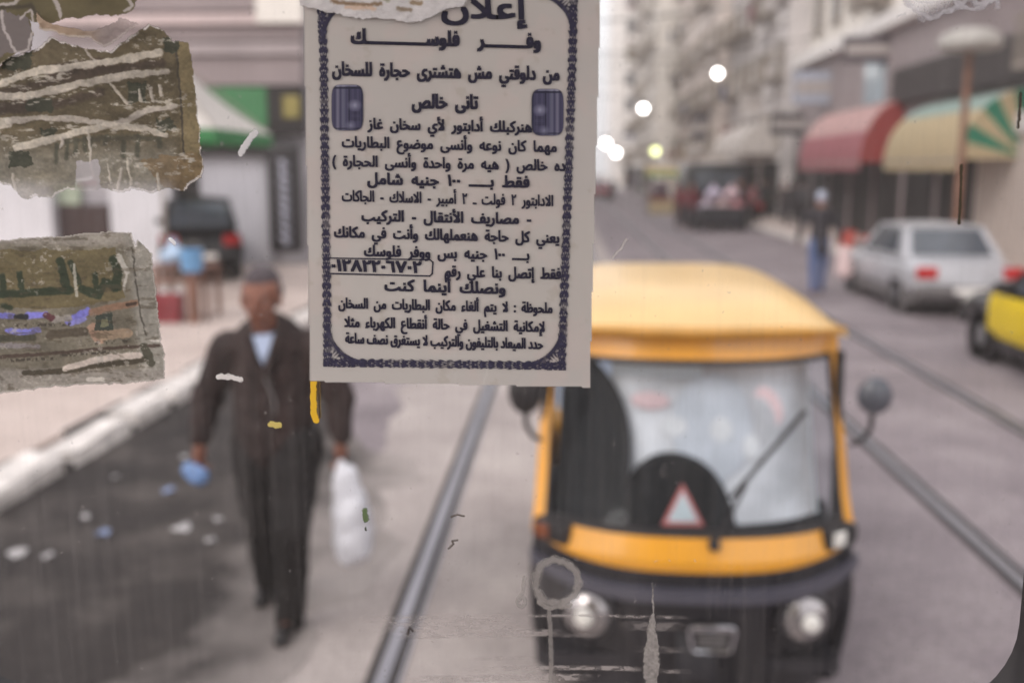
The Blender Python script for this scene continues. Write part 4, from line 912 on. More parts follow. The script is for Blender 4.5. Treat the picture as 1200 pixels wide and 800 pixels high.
def patch(name, box, step, fn, off=.001, relief=.0008, parent=None, label=None, cat=None, group=None, k=1.25):
    x0, y0, x1, y1 = box; xs = np.arange(x0, x1+step, step); ys = np.arange(y0, y1+step, step)
    X, Y = np.meshgrid(xs, ys); col, al, hh = fn(X, Y)
    col = np.clip(col, 0, 255)/255; col = np.where(col <= .04045, col/12.92, ((col+.055)/1.055)**2.4)*k
    n_, m_ = X.shape
    keep = (al[:-1, :-1]+al[1:, :-1]+al[:-1, 1:]+al[1:, 1:]) > .06
    # analytic mapping to the pane plane
    d = np.stack([(X-600)/F, -(Y-400)/F, -np.ones_like(X)], -1) @ np.array(MR).T
    t = YW/d[..., 1:2]; pts = d*t+np.array([0, 0, CAMZ]); pts[..., 1] -= off+hh*relief
    idx = np.arange(n_*m_).reshape(n_, m_); q = np.stack([idx[:-1, :-1], idx[1:, :-1], idx[1:, 1:], idx[:-1, 1:]], -1)[keep]
    used = np.unique(q); remap = np.zeros(n_*m_, int); remap[used] = np.arange(len(used)); q = remap[q]
    v3 = pts.reshape(-1, 3)[used]; me = bpy.data.meshes.new(name)
    me.vertices.add(len(v3)); me.vertices.foreach_set('co', v3.ravel().astype('f'))
    me.loops.add(q.size); me.loops.foreach_set('vertex_index', q.ravel().astype('i')); me.polygons.add(len(q))
    me.polygons.foreach_set('loop_start', (np.arange(len(q))*4).astype('i')); me.polygons.foreach_set('loop_total', np.full(len(q), 4, 'i')); me.update(calc_edges=True)
    ca = me.color_attributes.new('Col', 'FLOAT_COLOR', 'POINT'); rgba = np.concatenate([col.reshape(-1, 3)[used], al.reshape(-1, 1)[used]], 1)
    ca.data.foreach_set('color', rgba.ravel().astype('f')); me.materials.append(M_print)
    me.polygons.foreach_set('use_smooth', [True]*len(q))
    ob = link(name, me, None, parent)
    if label: tag(ob, label, cat, group)
    return ob
WHT = (196, 188, 184)
def sticker_a(X, Y):
    poly = [(-20, 62), (18, 66), (45, 58), (60, 44), (100, 58), (130, 60), (152, 44), (176, 29), (190, 36), (205, 48), (221, 50), (225, 66), (228, 96), (233, 135), (239, 200), (236, 208), (215, 224), (196, 221), (178, 226), (160, 222), (145, 226), (120, 221), (104, 225), (80, 222), (62, 232), (45, 230), (28, 234), (14, 218), (-20, 208)]
    a = inside(X, Y, poly, 2.5, 6, 11)
    c = np.ones(X.shape+(3,))*np.array((90, 81, 64.))
    n1 = noise(X, Y, 60, 30, 21); c = c*(1+.35*(n1-.5))[..., None]
    low = sm(Y, 150, 195)*(1-sm(X, 200, 215)); c = mixc(c, (136, 132, 122), low*(.55+.45*noise(X, Y, 25, 18, 5)))
    right = sm(X-(Y-60)*.05, 206, 211); c = mixc(c, (118, 106, 80), right)
    c = mixc(c, (70, 64, 56), stroke(X, Y, [(207, 55), (212, 110), (217, 190)], 1.2, 1.2))
    # brown lower right, dark brownish bands between the wrinkles
    c = mixc(c, (120, 100, 74), inside(X, Y, [(165, 190), (238, 175), (238, 222), (195, 225)], 8, 12, 7)*.7)
    for pts, w_, s_ in (([(-5, 112), (60, 96), (120, 84), (190, 74)], 5, 1), ([(-5, 132), (70, 122), (120, 108)], 5, 2), ([(-5, 126), (40, 122)], 6, 3), ([(60, 84), (120, 76)], 7, 8)):
        c = mixc(c, (66, 56, 50), stroke(X, Y, pts, w_, 4, 3, s_)*.75)
    for bx_, sd_ in (((150, 96, 172, 120), 1), ((32, 114, 62, 132), 2), ((184, 140, 206, 155), 3), ((5, 60, 38, 82), 4), ((48, 150, 66, 160), 5), ((192, 44, 210, 62), 6), ((12, 178, 38, 196), 14)):
        q = inside(X, Y, [(bx_[0], bx_[1]), (bx_[2], bx_[1]), (bx_[2], bx_[3]), (bx_[0], bx_[3])], 5, 6, sd_+70); c = mixc(c, (58, 60, 50), q*.85)
    # faint dark print marks and drips under the lowest wrinkle
    for x_, y0_, y1_2 in ((68, 170, 190), (80, 164, 186), (90, 164, 180), (108, 163, 172), (126, 160, 168), (146, 166, 184), (163, 160, 182), (100, 162, 176), (188, 162, 172)):
        c = mixc(c, (72, 72, 62), stroke(X, Y, [(x_, y0_), (x_+random.uniform(-2, 2), y1_2)], 2.6, 2.5, 1.5, x_)*.8)
    c = mixc(c, (74, 72, 62), stroke(X, Y, [(78, 166), (115, 163), (150, 161), (185, 163)], 3.0, 3, 2, 4)*.7)
    h = 2.0*noise(X, Y, 50, 12, 31)
    W_ = [([(-6, 101), (20, 92), (50, 83), (100, 77), (150, 70), (188, 62)], 4.2), ([(-6, 113), (30, 114), (80, 102), (125, 93), (150, 88), (196, 85)], 4.0), ([(12, 142), (50, 138), (90, 140), (130, 146), (150, 142), (170, 131), (206, 125)], 3.4),
          ([(20, 174), (60, 164), (100, 153), (130, 148), (170, 151), (195, 159)], 4.0), ([(-6, 148), (12, 144)], 5), ([(92, 40), (104, 62), (113, 74)], 1.2), ([(130, 98), (142, 112), (150, 122)], 1.8), ([(104, 150), (108, 190), (110, 205)], 1.6),
          ([(75, 162), (73, 172)], 1.6), ([(150, 186), (155, 216)], 1.3), ([(127, 192), (131, 215)], 1.3), ([(143, 200), (139, 222)], 1.4), ([(186, 204), (188, 226)], 1.6), ([(16, 205), (20, 222)], 1.5), ([(178, 104), (180, 118)], 1.6), ([(165, 105), (166, 118)], 1.4), ([(188, 101), (190, 112)], 1.4)]
    for i, (pts, w_) in enumerate(W_):
        m_ = stroke(X, Y, pts, w_*(.55+1.1*noise(X, Y, 22, 12, i+3)), 1.4, 2.2, i+40, 6); c = mixc(c, (190-10*(i % 3), 182-10*(i % 3), 170-8*(i % 3)), m_*(.7+.3*noise(X, Y, 8, 5, 8))); h = h+m_*2.5
    for pts in ([(10, 165), (60, 148), (150, 150), (206, 152)], [(20, 120), (80, 112), (140, 100)], [(0, 100), (80, 88)], [(110, 128), (170, 122), (200, 120)], [(150, 190), (200, 200), (226, 186)], [(208, 180), (222, 190)]):
        f_ = stroke(X, Y, pts, 6, 6, 2, 5)*sm(noise(X, Y, 9, 3, 12), .52, .7); c = mixc(c, (176, 170, 160), f_*.8); h = h+f_
    edge = a*(1-inside(X+1.2, Y+2.6, poly, 2.5, 6, 11)*inside(X-1.6, Y-2.2, poly, 2.5, 6, 11)); c = mixc(c, (188, 182, 180), edge*sm(noise(X, Y, 14, 14, 3), .38, .55))
    fr = sm(noise(X, Y, 7, 4, 77), .60, .72)*sm(noise(X, Y, 45, 25, 78), .45, .62); c = mixc(c, (166, 160, 150), fr*.7); c = c*(1+.22*(noise(X, Y, 3, 3, 79, 2)-.5)+.45*(noise(X, Y, 28, 14, 80)-.5))[..., None]
    # translucent parts near the bottom
    al = a*(1-.65*inside(X, Y, [(90, 190), (118, 188), (120, 226), (88, 226)], 4, 8, 19))*(1-.35*sm(Y, 205, 228))
    c = mixc(c, (120, 70, 60), stroke(X, Y, [(94, 217), (112, 214)], 3, 2, 1)*.8); c = mixc(c, (212, 206, 206), stroke(X, Y, [(92, 211), (108, 209)], 2.2, 1.5, 2)*.8)
    return c, al, h
def sticker_top(X, Y):
    poly = [(-20, -20), (166, -20), (164, 0), (158, 12), (150, 17), (120, 20), (88, 22), (55, 30), (38, 24), (44, 44), (40, 60), (20, 64), (4, 78), (-20, 84)]
    a = inside(X, Y, poly, 3.5, 9, 31); c = np.ones(X.shape+(3,))*np.array((92, 84, 62.)); c = c*(1+.4*(noise(X, Y, 40, 25, 4)-.5))[..., None]
    c = mixc(c, (112, 104, 106), inside(X, Y, [(2, 14), (34, 20), (44, 46), (36, 62), (10, 64), (-8, 84), (-10, 14)], 5, 12, 15)*.85)
    c = mixc(c, (60, 54, 48), stroke(X, Y, [(-5, 12), (40, 8), (55, 30)], 3, 4, 3, 8)*.7)
    for i, (pts, w_) in enumerate((([(-5, 10), (20, 5), (36, -4)], 1.8), ([(6, 14), (10, 38), (22, 62)], 1.6), ([(28, 24), (40, 12), (44, 34), (36, 60), (24, 64), (4, 78)], 1.5), ([(62, -5), (72, 8), (74, 20)], 2.4), ([(152, 0), (158, 8), (150, 14)], 1.8))):
        m_ = stroke(X, Y, pts, w_, 1.4, 2.5, i, 6); c = mixc(c, (176, 168, 166), m_*.9)
    return c, a, noise(X, Y, 20, 20, 2)*3
def flap(X, Y):      # curled torn strip between the two stickers
    poly = [(50, 16), (60, 27), (85, 30), (118, 40), (150, 14), (176, 30), (150, 44), (128, 57), (112, 48), (92, 47), (70, 40), (52, 32)]
    poly = [(48, 16), (62, 28), (86, 33), (116, 40), (150, 24), (170, 32), (150, 45), (128, 58), (114, 47), (92, 47), (72, 40), (54, 36)]
    a = inside(X, Y, poly, 3, 8, 41); c = np.ones(X.shape+(3,))*np.array((150, 130, 112.)); c = c*(1+.3*(noise(X, Y, 20, 12, 4)-.5))[..., None]
    c = mixc(c, (128, 118, 118), sm(X, 100, 130)*.8)
    e = a*(1-inside(X, Y+3, poly, 3, 8, 41)); c = mixc(c, (186, 178, 172), np.clip(a*(1-inside(X, Y+2.5, poly, 3, 8, 41)), 0, 1)*.0+ a*(1-inside(X+1, Y-0+2.5, poly, 3, 8, 41))*.6)
    return c, a*(1-.45*sm(X, 118, 160)), 3+4*noise(X, Y, 15, 10, 9)
def sticker_b(X, Y):
    poly = [(-20, 284), (30, 279), (90, 275), (130, 271), (155, 273), (160, 288), (163, 281), (178, 296), (181, 320), (186, 360), (190, 400), (193, 410), (194, 442), (180, 446), (150, 448), (110, 450), (60, 453), (20, 458), (-20, 462)]
    a = inside(X, Y, poly, 2.2, 5, 61); c = np.ones(X.shape+(3,))*np.array((112, 106, 94.)); c = c*(1+.3*(noise(X, Y, 50, 30, 3)-.5))[..., None]
    c = mixc(c, (140, 134, 126), sm(287-Y+6*(noise(X, Y, 12, 12, 6)-.5), -4, 4)); c = mixc(c, (98, 88, 62), inside(X, Y, [(-20, 294), (138, 290), (146, 350), (90, 360), (-20, 362)], 4, 14, 8)*.8)
    c = mixc(c, (138, 134, 126), sm(X-(Y-290)*.12, 142, 156)); c = mixc(c, (142, 136, 130), sm(Y, 428, 436)*.8)
    # large dark green half-torn lettering
    for i, (pts, w_) in enumerate((([(-5, 346), (40, 342), (84, 340)], 4.5), ([(4, 324), (6, 345)], 4), ([(24, 320), (27, 336)], 3.5), ([(72, 306), (78, 332), (80, 340)], 5), ([(84, 308), (94, 330)], 3.5), ([(98, 338), (116, 346), (124, 330), (138, 336)], 5), ([(112, 322), (114, 336)], 3.5), ([(134, 304), (140, 322), (136, 336)], 5), ([(5, 358), (14, 360)], 3))):
        c = mixc(c, (48, 56, 44), stroke(X, Y, pts, w_, 2.0, 1.8, i+5, 6)*.9)
    # picture strip: blue-violet and brown fragments
    for i, (pts, w_, cl) in enumerate((([(-5, 369), (16, 370)], 3.5, (118, 116, 196)), ([(34, 369), (54, 368)], 4, (124, 122, 204)), ([(82, 376), (104, 364)], 4.5, (124, 122, 206)), ([(84, 378), (100, 374)], 3, (140, 138, 205)), ([(10, 387), (28, 390), (46, 386)], 3.6, (122, 122, 204)), ([(64, 374), (82, 372)], 4, (150, 144, 138)), ([(20, 371), (32, 371)], 3, (40, 40, 42)), ([(56, 369), (62, 372)], 4, (84, 50, 56)), ([(108, 366), (130, 360), (160, 355)], 4, (134, 106, 88)), ([(110, 385), (118, 396)], 7, (160, 130, 112)), ([(120, 392), (150, 390)], 6, (150, 130, 110)), ([(-5, 397), (40, 395)], 4, (72, 70, 60)), ([(60, 392), (100, 388)], 5, (82, 74, 64)), ([(0, 404), (45, 406)], 3, (128, 122, 124)))):
        c = mixc(c, cl, stroke(X, Y, pts, w_, 1.6, 1.8, i+25, 5)*.92)
    bx_ = inside(X, Y, [(114, 370), (132, 366), (134, 386), (112, 388)], 2, 4, 90); c = mixc(c, (58, 64, 58), bx_*.9); c = mixc(c, (112, 112, 90), inside(X, Y, [(119, 374), (127, 373), (128, 382), (119, 383)], 1.5, 4, 91))
    # rows of tiny illegible print
    for y0_, x0_, x1_, sl in ((381, 16, 84, -.02), (402, 100, 166, -.06), (422, 10, 70, -.05), (416, 70, 130, -.07)):
        r_ = np.clip(1-np.abs(Y-(y0_+(X-x0_)*sl))/3.2, 0, 1)*((X > x0_) & (X < x1_)); c = mixc(c, (62, 56, 50), r_*sm(_vn(X/2.1, Y/3, 5), .45, .6))
    for i, (pts, w_, cl) in enumerate((([(-5, 418), (60, 414), (120, 408), (190, 404)], 2.0, (70, 58, 52)), ([(30, 437), (80, 434), (110, 428), (150, 424), (170, 420)], 3.2, (66, 60, 50)), ([(78, 431), (110, 422), (140, 417), (164, 416)], 3.6, (190, 178, 170)), ([(170, 406), (178, 424)], 5, (70, 68, 58)), ([(156, 290), (160, 330), (166, 370), (172, 392)], 1.0, (74, 70, 64)), ([(160, 355), (150, 357)], 2, (62, 50, 44)), ([(88, 310), (91, 346)], 1.8, (172, 168, 156)), ([(140, 300), (150, 318)], 3.2, (180, 176, 168)), ([(150, 320), (146, 340)], 1.5, (176, 172, 164)), ([(104, 444), (122, 444)], 2.5, (188, 182, 174)), ([(178, 398), (192, 400)], 1.5, (190, 184, 178)), ([(156, 276), (160, 288)], 1.6, (205, 200, 198)))):
        c = mixc(c, cl, stroke(X, Y, pts, w_, 1.3, 1.5, i+45, 5)*.9)
    fr = sm(noise(X, Y, 5, 4, 97), .60, .72)*sm(noise(X, Y, 40, 30, 96), .42, .6); c = mixc(c, (166, 160, 152), fr*.6); fr = sm(noise(X, Y, 14, 5, 98), .60, .75); c = mixc(c, (76, 68, 56), fr*.5); c = c*(1+.2*(noise(X, Y, 3, 3, 79, 2)-.5)+.3*(noise(X, Y, 28, 14, 80)-.5))[..., None]
    edge = a*(1-inside(X+1.5, Y+1.5, poly, 2.2, 5, 61)*inside(X-1.5, Y-1.5, poly, 2.2, 5, 61)); c = mixc(c, (182, 176, 172), edge*.5)
    return c, a, noise(X, Y, 30, 8, 2)*3+edge
patch('torn_sticker', (-40, 20, 246, 242), .9, sticker_a, .0012, .00022, label='large torn brown sticker with pale wrinkles at the upper left of the pane', cat='sticker')
patch('torn_sticker', (-40, -30, 180, 92), 1.0, sticker_top, .0042, .0003, label='torn olive sticker scrap in the very top left corner', cat='sticker')
patch('paper_flap', (40, 6, 186, 66), .9, flap, .0055, label='curled tan paper flap between the two upper left stickers', cat='paper scrap')
patch('torn_sticker', (-40, 262, 202, 470), .8, sticker_b, .0012, .0002, label='lower torn sticker with dark green letters and violet fragments', cat='sticker')
def scrap(X, Y):
    poly = [(352, -20), (560, -20), (545, 8), (522, 14), (505, 22), (495, 27), (478, 28), (455, 23), (420, 23), (400, 18), (380, 15), (366, 11), (354, 9)]
    a = inside(X, Y, poly, 2.5, 7, 71); c = np.ones(X.shape+(3,))*np.array((196, 192, 192.)); c = c*(1+.18*(noise(X, Y, 12, 8, 3)-.5))[..., None]
    for i, (pts, w_, cl) in enumerate((([(392, 3), (412, 7), (430, 8), (448, 6)], 2.2, (122, 98, 74)), ([(408, 10), (440, 12)], 2.4, (196, 170, 150)), ([(468, 12), (482, 14)], 2.2, (122, 106, 88)), ([(484, 4), (494, 6)], 2.6, (132, 112, 88)), ([(448, -2), (456, 2)], 2.4, (140, 140, 120)))):
        c = mixc(c, cl, stroke(X, Y, pts, w_, 2.5, 2, i, 4)*.85)
    return c, a, 2+3*noise(X, Y, 10, 6, 5)
def residue_tr(X, Y):
    m_ = 0
    a = inside(X, Y, [(1060, -20), (1166, -20), (1166, 0), (1150, -2), (1140, 4), (1120, 0), (1108, 16), (1096, 22), (1076, 26), (1068, 10)], 4, 8, 75)*.35
    for i, (pts, w_, al) in enumerate((([(1062, 2), (1074, 14), (1090, 22), (1106, 14), (1124, 8), (1140, 12), (1156, 6)], 3, .7), ([(1112, -4), (1126, 8), (1134, -4), (1144, 4), (1166, -2)], 3, .75), ([(1060, 16), (1052, 20)], 1.5, .4), ([(1170, -5), (1168, 8)], 3, .5))):
        a = np.maximum(a, stroke(X, Y, pts, w_, 2.5, 4, i+7, 7)*al)
    a = a*(.55+.7*noise(X, Y, 5, 3, 1)); c = np.ones(X.shape+(3,))*np.array((196, 194, 200.))
    return c, np.clip(a, 0, 1), a
def ring(X, Y):
    jx = (noise(X, Y, 9, 9, 81)-.5)*7; jy = (noise(X, Y, 9, 9, 82)-.5)*7; d = np.hypot((X-653+jx)/1.0, (Y-681+jy)/1.02)
    a = np.clip(1-np.abs(d-25)/5.0+.4, 0, 1); a = np.where(np.abs(d-25) < 5.5, np.clip(a, 0, 1), 0)
    a = np.maximum(a, stroke(X, Y, [(632, 704), (643, 712), (668, 708)], 3.0, 2, 2, 4)); a = np.maximum(a, stroke(X, Y, [(643, 706), (645, 740), (646, 770), (645, 805)], 2.6, 2, 1, 3)*.75)
    a = np.maximum(a, np.where(np.abs(np.hypot(X-611, (Y-704)*.8)-4.5) < 1.8, .9, 0)); a = np.maximum(a, stroke(X, Y, [(615, 676), (613, 690), (610, 700)], 2.0, 1.5, 1.5, 2)*.8)
    inner = (d < 23)*.10
    c = np.ones(X.shape+(3,))*np.array((142, 136, 133.)); return c, np.clip(np.maximum(a*.85*(.75+.4*noise(X, Y, 4, 4, 1)), inner), 0, 1), a
def smear(X, Y):
    a = 0*X
    for y0_, w_, x0_, x1_, st in ((724, 4, 440, 605, .5), (733, 6, 455, 610, .42), (742, 4, 480, 660, .5), (722, 1.6, 600, 800, .5), (745, 2, 560, 700, .35), (783, 2.6, 560, 750, .6), (794, 4, 500, 690, .6), (733, 5, 740, 800, .30), (760, 4, 760, 800, .25), (771, 2, 560, 620, .35), (785, 2.5, 770, 805, .4)):
        q = np.clip((w_-np.abs(Y-y0_-1.5*np.sin(X/60)))/1.6+.5, 0, 1)*sm(X, x0_-25, x0_+20)*(1-sm(X, x1_-20, x1_+10)); a = np.maximum(a, q*st*(.35+1.0*sm(noise(X, Y, 9, 3, int(y0_)), .40, .62)))
    a = np.maximum(a, .16*sm(Y+6*(noise(X, Y, 20, 20, 2)-.5), 716, 722)*(1-sm(Y, 728, 745))*sm(X, 430, 480)*(1-sm(X, 600, 640)))
    c = np.ones(X.shape+(3,))*np.array((158, 150, 148.)); return c, np.clip(a, 0, 1), 0*X
def drip(X, Y):
    wv = np.interp(Y, [680, 716, 740, 765, 785, 805], [.7, 1.3, 5.5, 9.5, 8.5, 7])+3.5*(noise(X, Y, 5, 6, 91)-.5); cx_ = np.interp(Y, [680, 716, 765, 805], [764, 765, 764, 762])
    a = np.clip((wv-np.abs(X-cx_+5*(noise(X, Y, 7, 9, 3)-.5)))/1.2+.5, 0, 1)*(Y > 682)*(.45+.75*noise(X, Y, 4, 4, 9)); c = np.ones(X.shape+(3,))*np.array((146, 140, 137.)); return c, np.clip(a, 0, 1), a
def flecks(X, Y):
    a = 0*X; c = np.ones(X.shape+(3,))*np.array((214, 208, 206.)); S_ = 1
    return c, a, a
patch('glue_ring', (596, 642, 694, 806), .8, ring, .0006, label='dried grey glue ring with a vertical drip low on the pane', cat='glue stain')
patch('scraped_residue', (405, 700, 812, 806), 1.1, smear, .0004, label='scraped horizontal bands of pale residue along the bottom of the pane', cat='glue stain')
patch('dried_drip', (745, 676, 785, 806), .8, drip, .0009, label='pale flame shaped dried drip right of the glue ring', cat='glue stain')
patch('glue_residue', (1036, -22, 1186, 40), .9, residue_tr, .0006, label='whitish smeared residue in the upper right of the pane', cat='glue stain')
def single(name, label, cat, box, pts, w_, colr, jit=1.2, step=.6, al=1, extra=None, relief=.0008):
    def fn(X, Y):
        a = stroke(X, Y, pts, w_, 1.2, jit, int(box[0]) % 97, 4)*al; c = np.ones(X.shape+(3,))*np.array(colr, float)
        if extra:
            q = stroke(X, Y, extra[0], extra[1], 1, .8, 4, 3); a = np.maximum(a, q*al); c = mixc(c, extra[2], q)
        return c, a, a
    patch(name, box, step, fn, .0008, label=label, cat=cat, relief=relief)
single('paper_fleck', 'small slanted white paper fleck right of the brown sticker', 'paper fleck', (275, 148, 308, 188), [(300, 156), (291, 165), (283, 180)], 4, (200, 198, 200), 2.2)
single('paper_fleck', 'white fleck lying over the walking man\'s chest', 'paper fleck', (250, 432, 292, 452), [(257, 441), (272, 441), (282, 444)], 3.2, (205, 200, 198), 2.2)
single('paper_fleck', 'short yellow fleck over the walking man\'s belt', 'paper fleck', (312, 490, 334, 506), [(318, 497), (328, 498)], 3.4, (190, 172, 100), 1.6)
single('yellow_tape', 'thin yellow tape tab sticking out below the notice', 'tape', (358, 440, 380, 500), [(368, 444), (368, 484), (371, 492)], 3.6, (214, 170, 44), 1, extra=([(374, 448), (375, 488)], 1.4, (60, 50, 40)))
single('peeling_scratch', 'dark olive vertical scratch in front of the rusty pole', 'scratch', (1115, 188, 1138, 270), [(1126, 194), (1125, 230), (1123, 262)], 1.6, (52, 46, 28), 1.2)
single('peeling_scratch', 'short dark scratch near the top right edge of the pane', 'scratch', (1186, 104, 1200, 156), [(1195, 110), (1194, 130), (1192, 150)], 1.6, (60, 52, 44), 1.2)
single('paint_speck', 'green and white speck over the carrier bag', 'speck', (420, 590, 438, 628), [(428, 597), (429, 608)], 3.0, (88, 104, 70), 2, extra=([(429, 618), (429, 620)], 1.2, (60, 60, 50)))
single('hair_mark', 'curled dark hair mark over the track bed', 'mark', (520, 628, 540, 646), [(526, 642), (532, 636), (530, 633), (536, 632)], .9, (70, 60, 54), .6)
single('hair_mark', 'dark squiggle above the curled hair mark', 'mark', (526, 598, 548, 610), [(529, 605), (536, 602), (544, 604)], .9, (80, 70, 62), .6)
single('hair_mark', 'small dark hook mark touching the left rail', 'mark', (474, 730, 490, 745), [(478, 742), (480, 734), (484, 738)], .9, (60, 52, 50), .6)
single('glue_smudge', 'grey star shaped smudge beside the notice edge over the road', 'glue stain', (712, 276, 742, 308), [(718, 302), (728, 290), (734, 281)], 1.5, (190, 182, 178), 2.4, al=.6)
single('paper_fleck', 'tiny white fleck above the large shop pillar', 'paper fleck', (196, 276, 210, 290), [(200, 280), (205, 285)], 2.0, (214, 212, 216), 1)

# ---------- the notice ----------
NA, NB, NC_, ND = (356, -14), (704, -14), (691, 453), (364, 446)      # outline on the pane
o = thing('paper_notice', 'grey paper notice printed in dark blue Arabic with ornate border', 'notice', (0, 0, 0))
def paper(X, Y):
    t = (Y+14)/463; lx = 356+8*t; rx = 704-13*t; by = 446+(X-364)*.0215
    a = ((X > lx) & (X < rx) & (Y < by+.8*(noise(X, Y, 8, 8, 2)-.5))).astype(float)
    c = np.ones(X.shape+(3,))*np.array((166, 161, 158.)); c = c*(1+.05*(noise(X, Y, 70, 70, 9)-.5))[..., None]
    c = mixc(c, (172, 166, 158), .5*noise(X, Y, 140, 90, 3)); c = mixc(c, (176, 162, 158), .35*sm(noise(X, Y, 40, 40, 13), .5, .7))
    c = mixc(c, (178, 174, 170), stroke(X, Y, [(566, 452), (572, 430)], 1, 1, 1)*.6)
    c = mixc(c, (138, 132, 130), (1-sm(X-lx, 0, 2.5))*.5)
    for i, pts in enumerate(([(352, 236), (480, 240), (700, 250)], [(530, -10), (527, 180), (534, 452)], [(600, 452), (640, 400), (700, 372)], [(352, 60), (400, 30), (470, 26)])):
        q = stroke(X, Y, pts, .7, 1.6, 2, i+3, 14); c = mixc(c, (184, 180, 176) if i % 2 else (150, 144, 141), q*.35*noise(X, Y, 40, 40, i))
    c = mixc(c, (150, 142, 132), sm(noise(X, Y, 18, 18, 44), .66, .8)*.35)
    return c, a, 4*noise(X, Y, 120, 160, 5)+1.0*noise(X, Y, 30, 40, 15)
PAPER_K = 1.42
patch('sheet', (350, -16, 708, 458), 1.6, paper, .0014, .00018, parent=o, k=PAPER_K)
def border(X, Y):
    # frame centre lines (photo pixels), thickness ~9, scrolls cut out, corner flourishes
    t = Y/430; lx = 378+5*t; rx = 670-12.5*t-.0*t; by = 424+(X-384)*.014
    lx = np.interp(Y, [0, 20, 60, 430], [377, 378, 380, 385]); rx = np.interp(Y, [0, 60, 150, 430], [672, 671, 668, 658])
    d = np.minimum(np.abs(X-lx), np.abs(X-rx)); along = Y.copy()
    inb = (Y < by+5)
    db = np.abs(Y-by); use = (db < d) & (X > lx-5) & (X < rx+5); along = np.where(use, X, along); dm = np.where(use, db, d)
    w_ = 4.6+.8*np.sin(along*.55); a = np.clip((w_-dm)/1.0+.5, 0, 1)*inb*((X > lx-6) & (X < rx+6))
    pat = np.sin(along*.62+dm*1.1)*np.cos(dm*1.5)+.35*np.sin(along*1.3)+1.1*(noise(X, Y, 2.2, 2.2, 5)-.5)
    a = a*(1-.85*sm(pat, .25, .7))
    # corners
    for cx_, cy, sx, sy in ((lx, by, 1, -1), (rx, by, -1, -1), (rx, 0*X-6, -1, 1), (lx, 0*X+2, 1, 1)):
        u = (X-cx_)*sx; v_ = (Y-cy)*sy; r_ = np.hypot(u-46, v_-46)
        inc = (u > -5) & (v_ > -5) & (u < 46) & (v_ < 46) & (r_ > 43)
        arc = np.clip(1-np.abs(r_-45.5)/3.2+.4, 0, 1)*inc
        sc = inc*(.55+.9*(np.sin(u*.75+2*np.sin(v_*.35))*np.sin(v_*.75+2*np.sin(u*.35)))+1.0*(noise(X, Y, 3, 3, 8)-.5)); sc = sm(sc, .35, .75)
        a = np.maximum(a, np.maximum(arc*.95, sc*.85*inc))
    c = np.ones(X.shape+(3,))*np.array((46, 43, 64.)); c = mixc(c, (80, 78, 96), sm(noise(X, Y, 3, 3, 55), .5, .8)*.6)
    a = a*(1-.35*sm(noise(X, Y, 12, 12, 66), .55, .75))
    return c, a, 0*X
patch('ornate_border', (364, -14, 682, 440), .7, border, .0026, 0, parent=o)
def battery(x0, y0, x1, y1, flip):
    def fn(X, Y):
        u = (X-x0)/(x1-x0); v_ = (Y-y0)/(y1-y0); d = np.maximum(np.abs(u-.5)*2, np.abs(v_-.5)*2); r_ = (np.abs(u*2-1)**5+np.abs(v_*2-1)**5)
        a = np.clip((1-r_)*4, 0, 1); c = np.ones(X.shape+(3,))*np.array((62, 60, 84.))
        if flip: u = 1-u
        c = mixc(c, (112, 110, 128), sm(u, .12, .2)*(1-sm(u, .2, .3))); c = mixc(c, (92, 92, 112), sm(u, .3, .34)*(1-sm(u, .38, .5))); c = mixc(c, (40, 40, 60), (sm(u, .9, .95)))
        c = mixc(c, (34, 34, 50), ((np.abs(v_-.08) < .02)|(np.abs(v_-.94) < .015)|(np.abs(u-.56) < .02)).astype(float)*.8); c = mixc(c, (150, 150, 166), ((np.abs(v_-.03) < .02)&(u > .1)&(u < .8)).astype(float)*.6); c = mixc(c, (44, 42, 60), ((np.abs(u-.75) < .13)&(np.abs(v_-.68) < .10)&(np.sin(v_*150) > 0)).astype(float)*.7)
        c = mixc(c, (140, 140, 160), np.clip(1-np.hypot((u-.72)*4, (v_-.45)*7), 0, 1)); c = mixc(c, (130, 130, 150), np.clip(1-np.hypot((u-.6)*5, (v_-.88)*8), 0, 1)*.8); c = mixc(c, (96, 94, 116), ((np.sin(u*40) > .3)&(v_>.1)&(v_<.9)).astype(float)*.25)
        return c, a, 0*X
    return fn
patch('battery_picture', (388, 98, 428, 155), .7, battery(389, 99, 427, 154, False), .0026, 0, parent=o)
patch('battery_picture', (621, 103, 663, 161), .7, battery(622.5, 104, 661, 160, True), .0026, 0, parent=o)
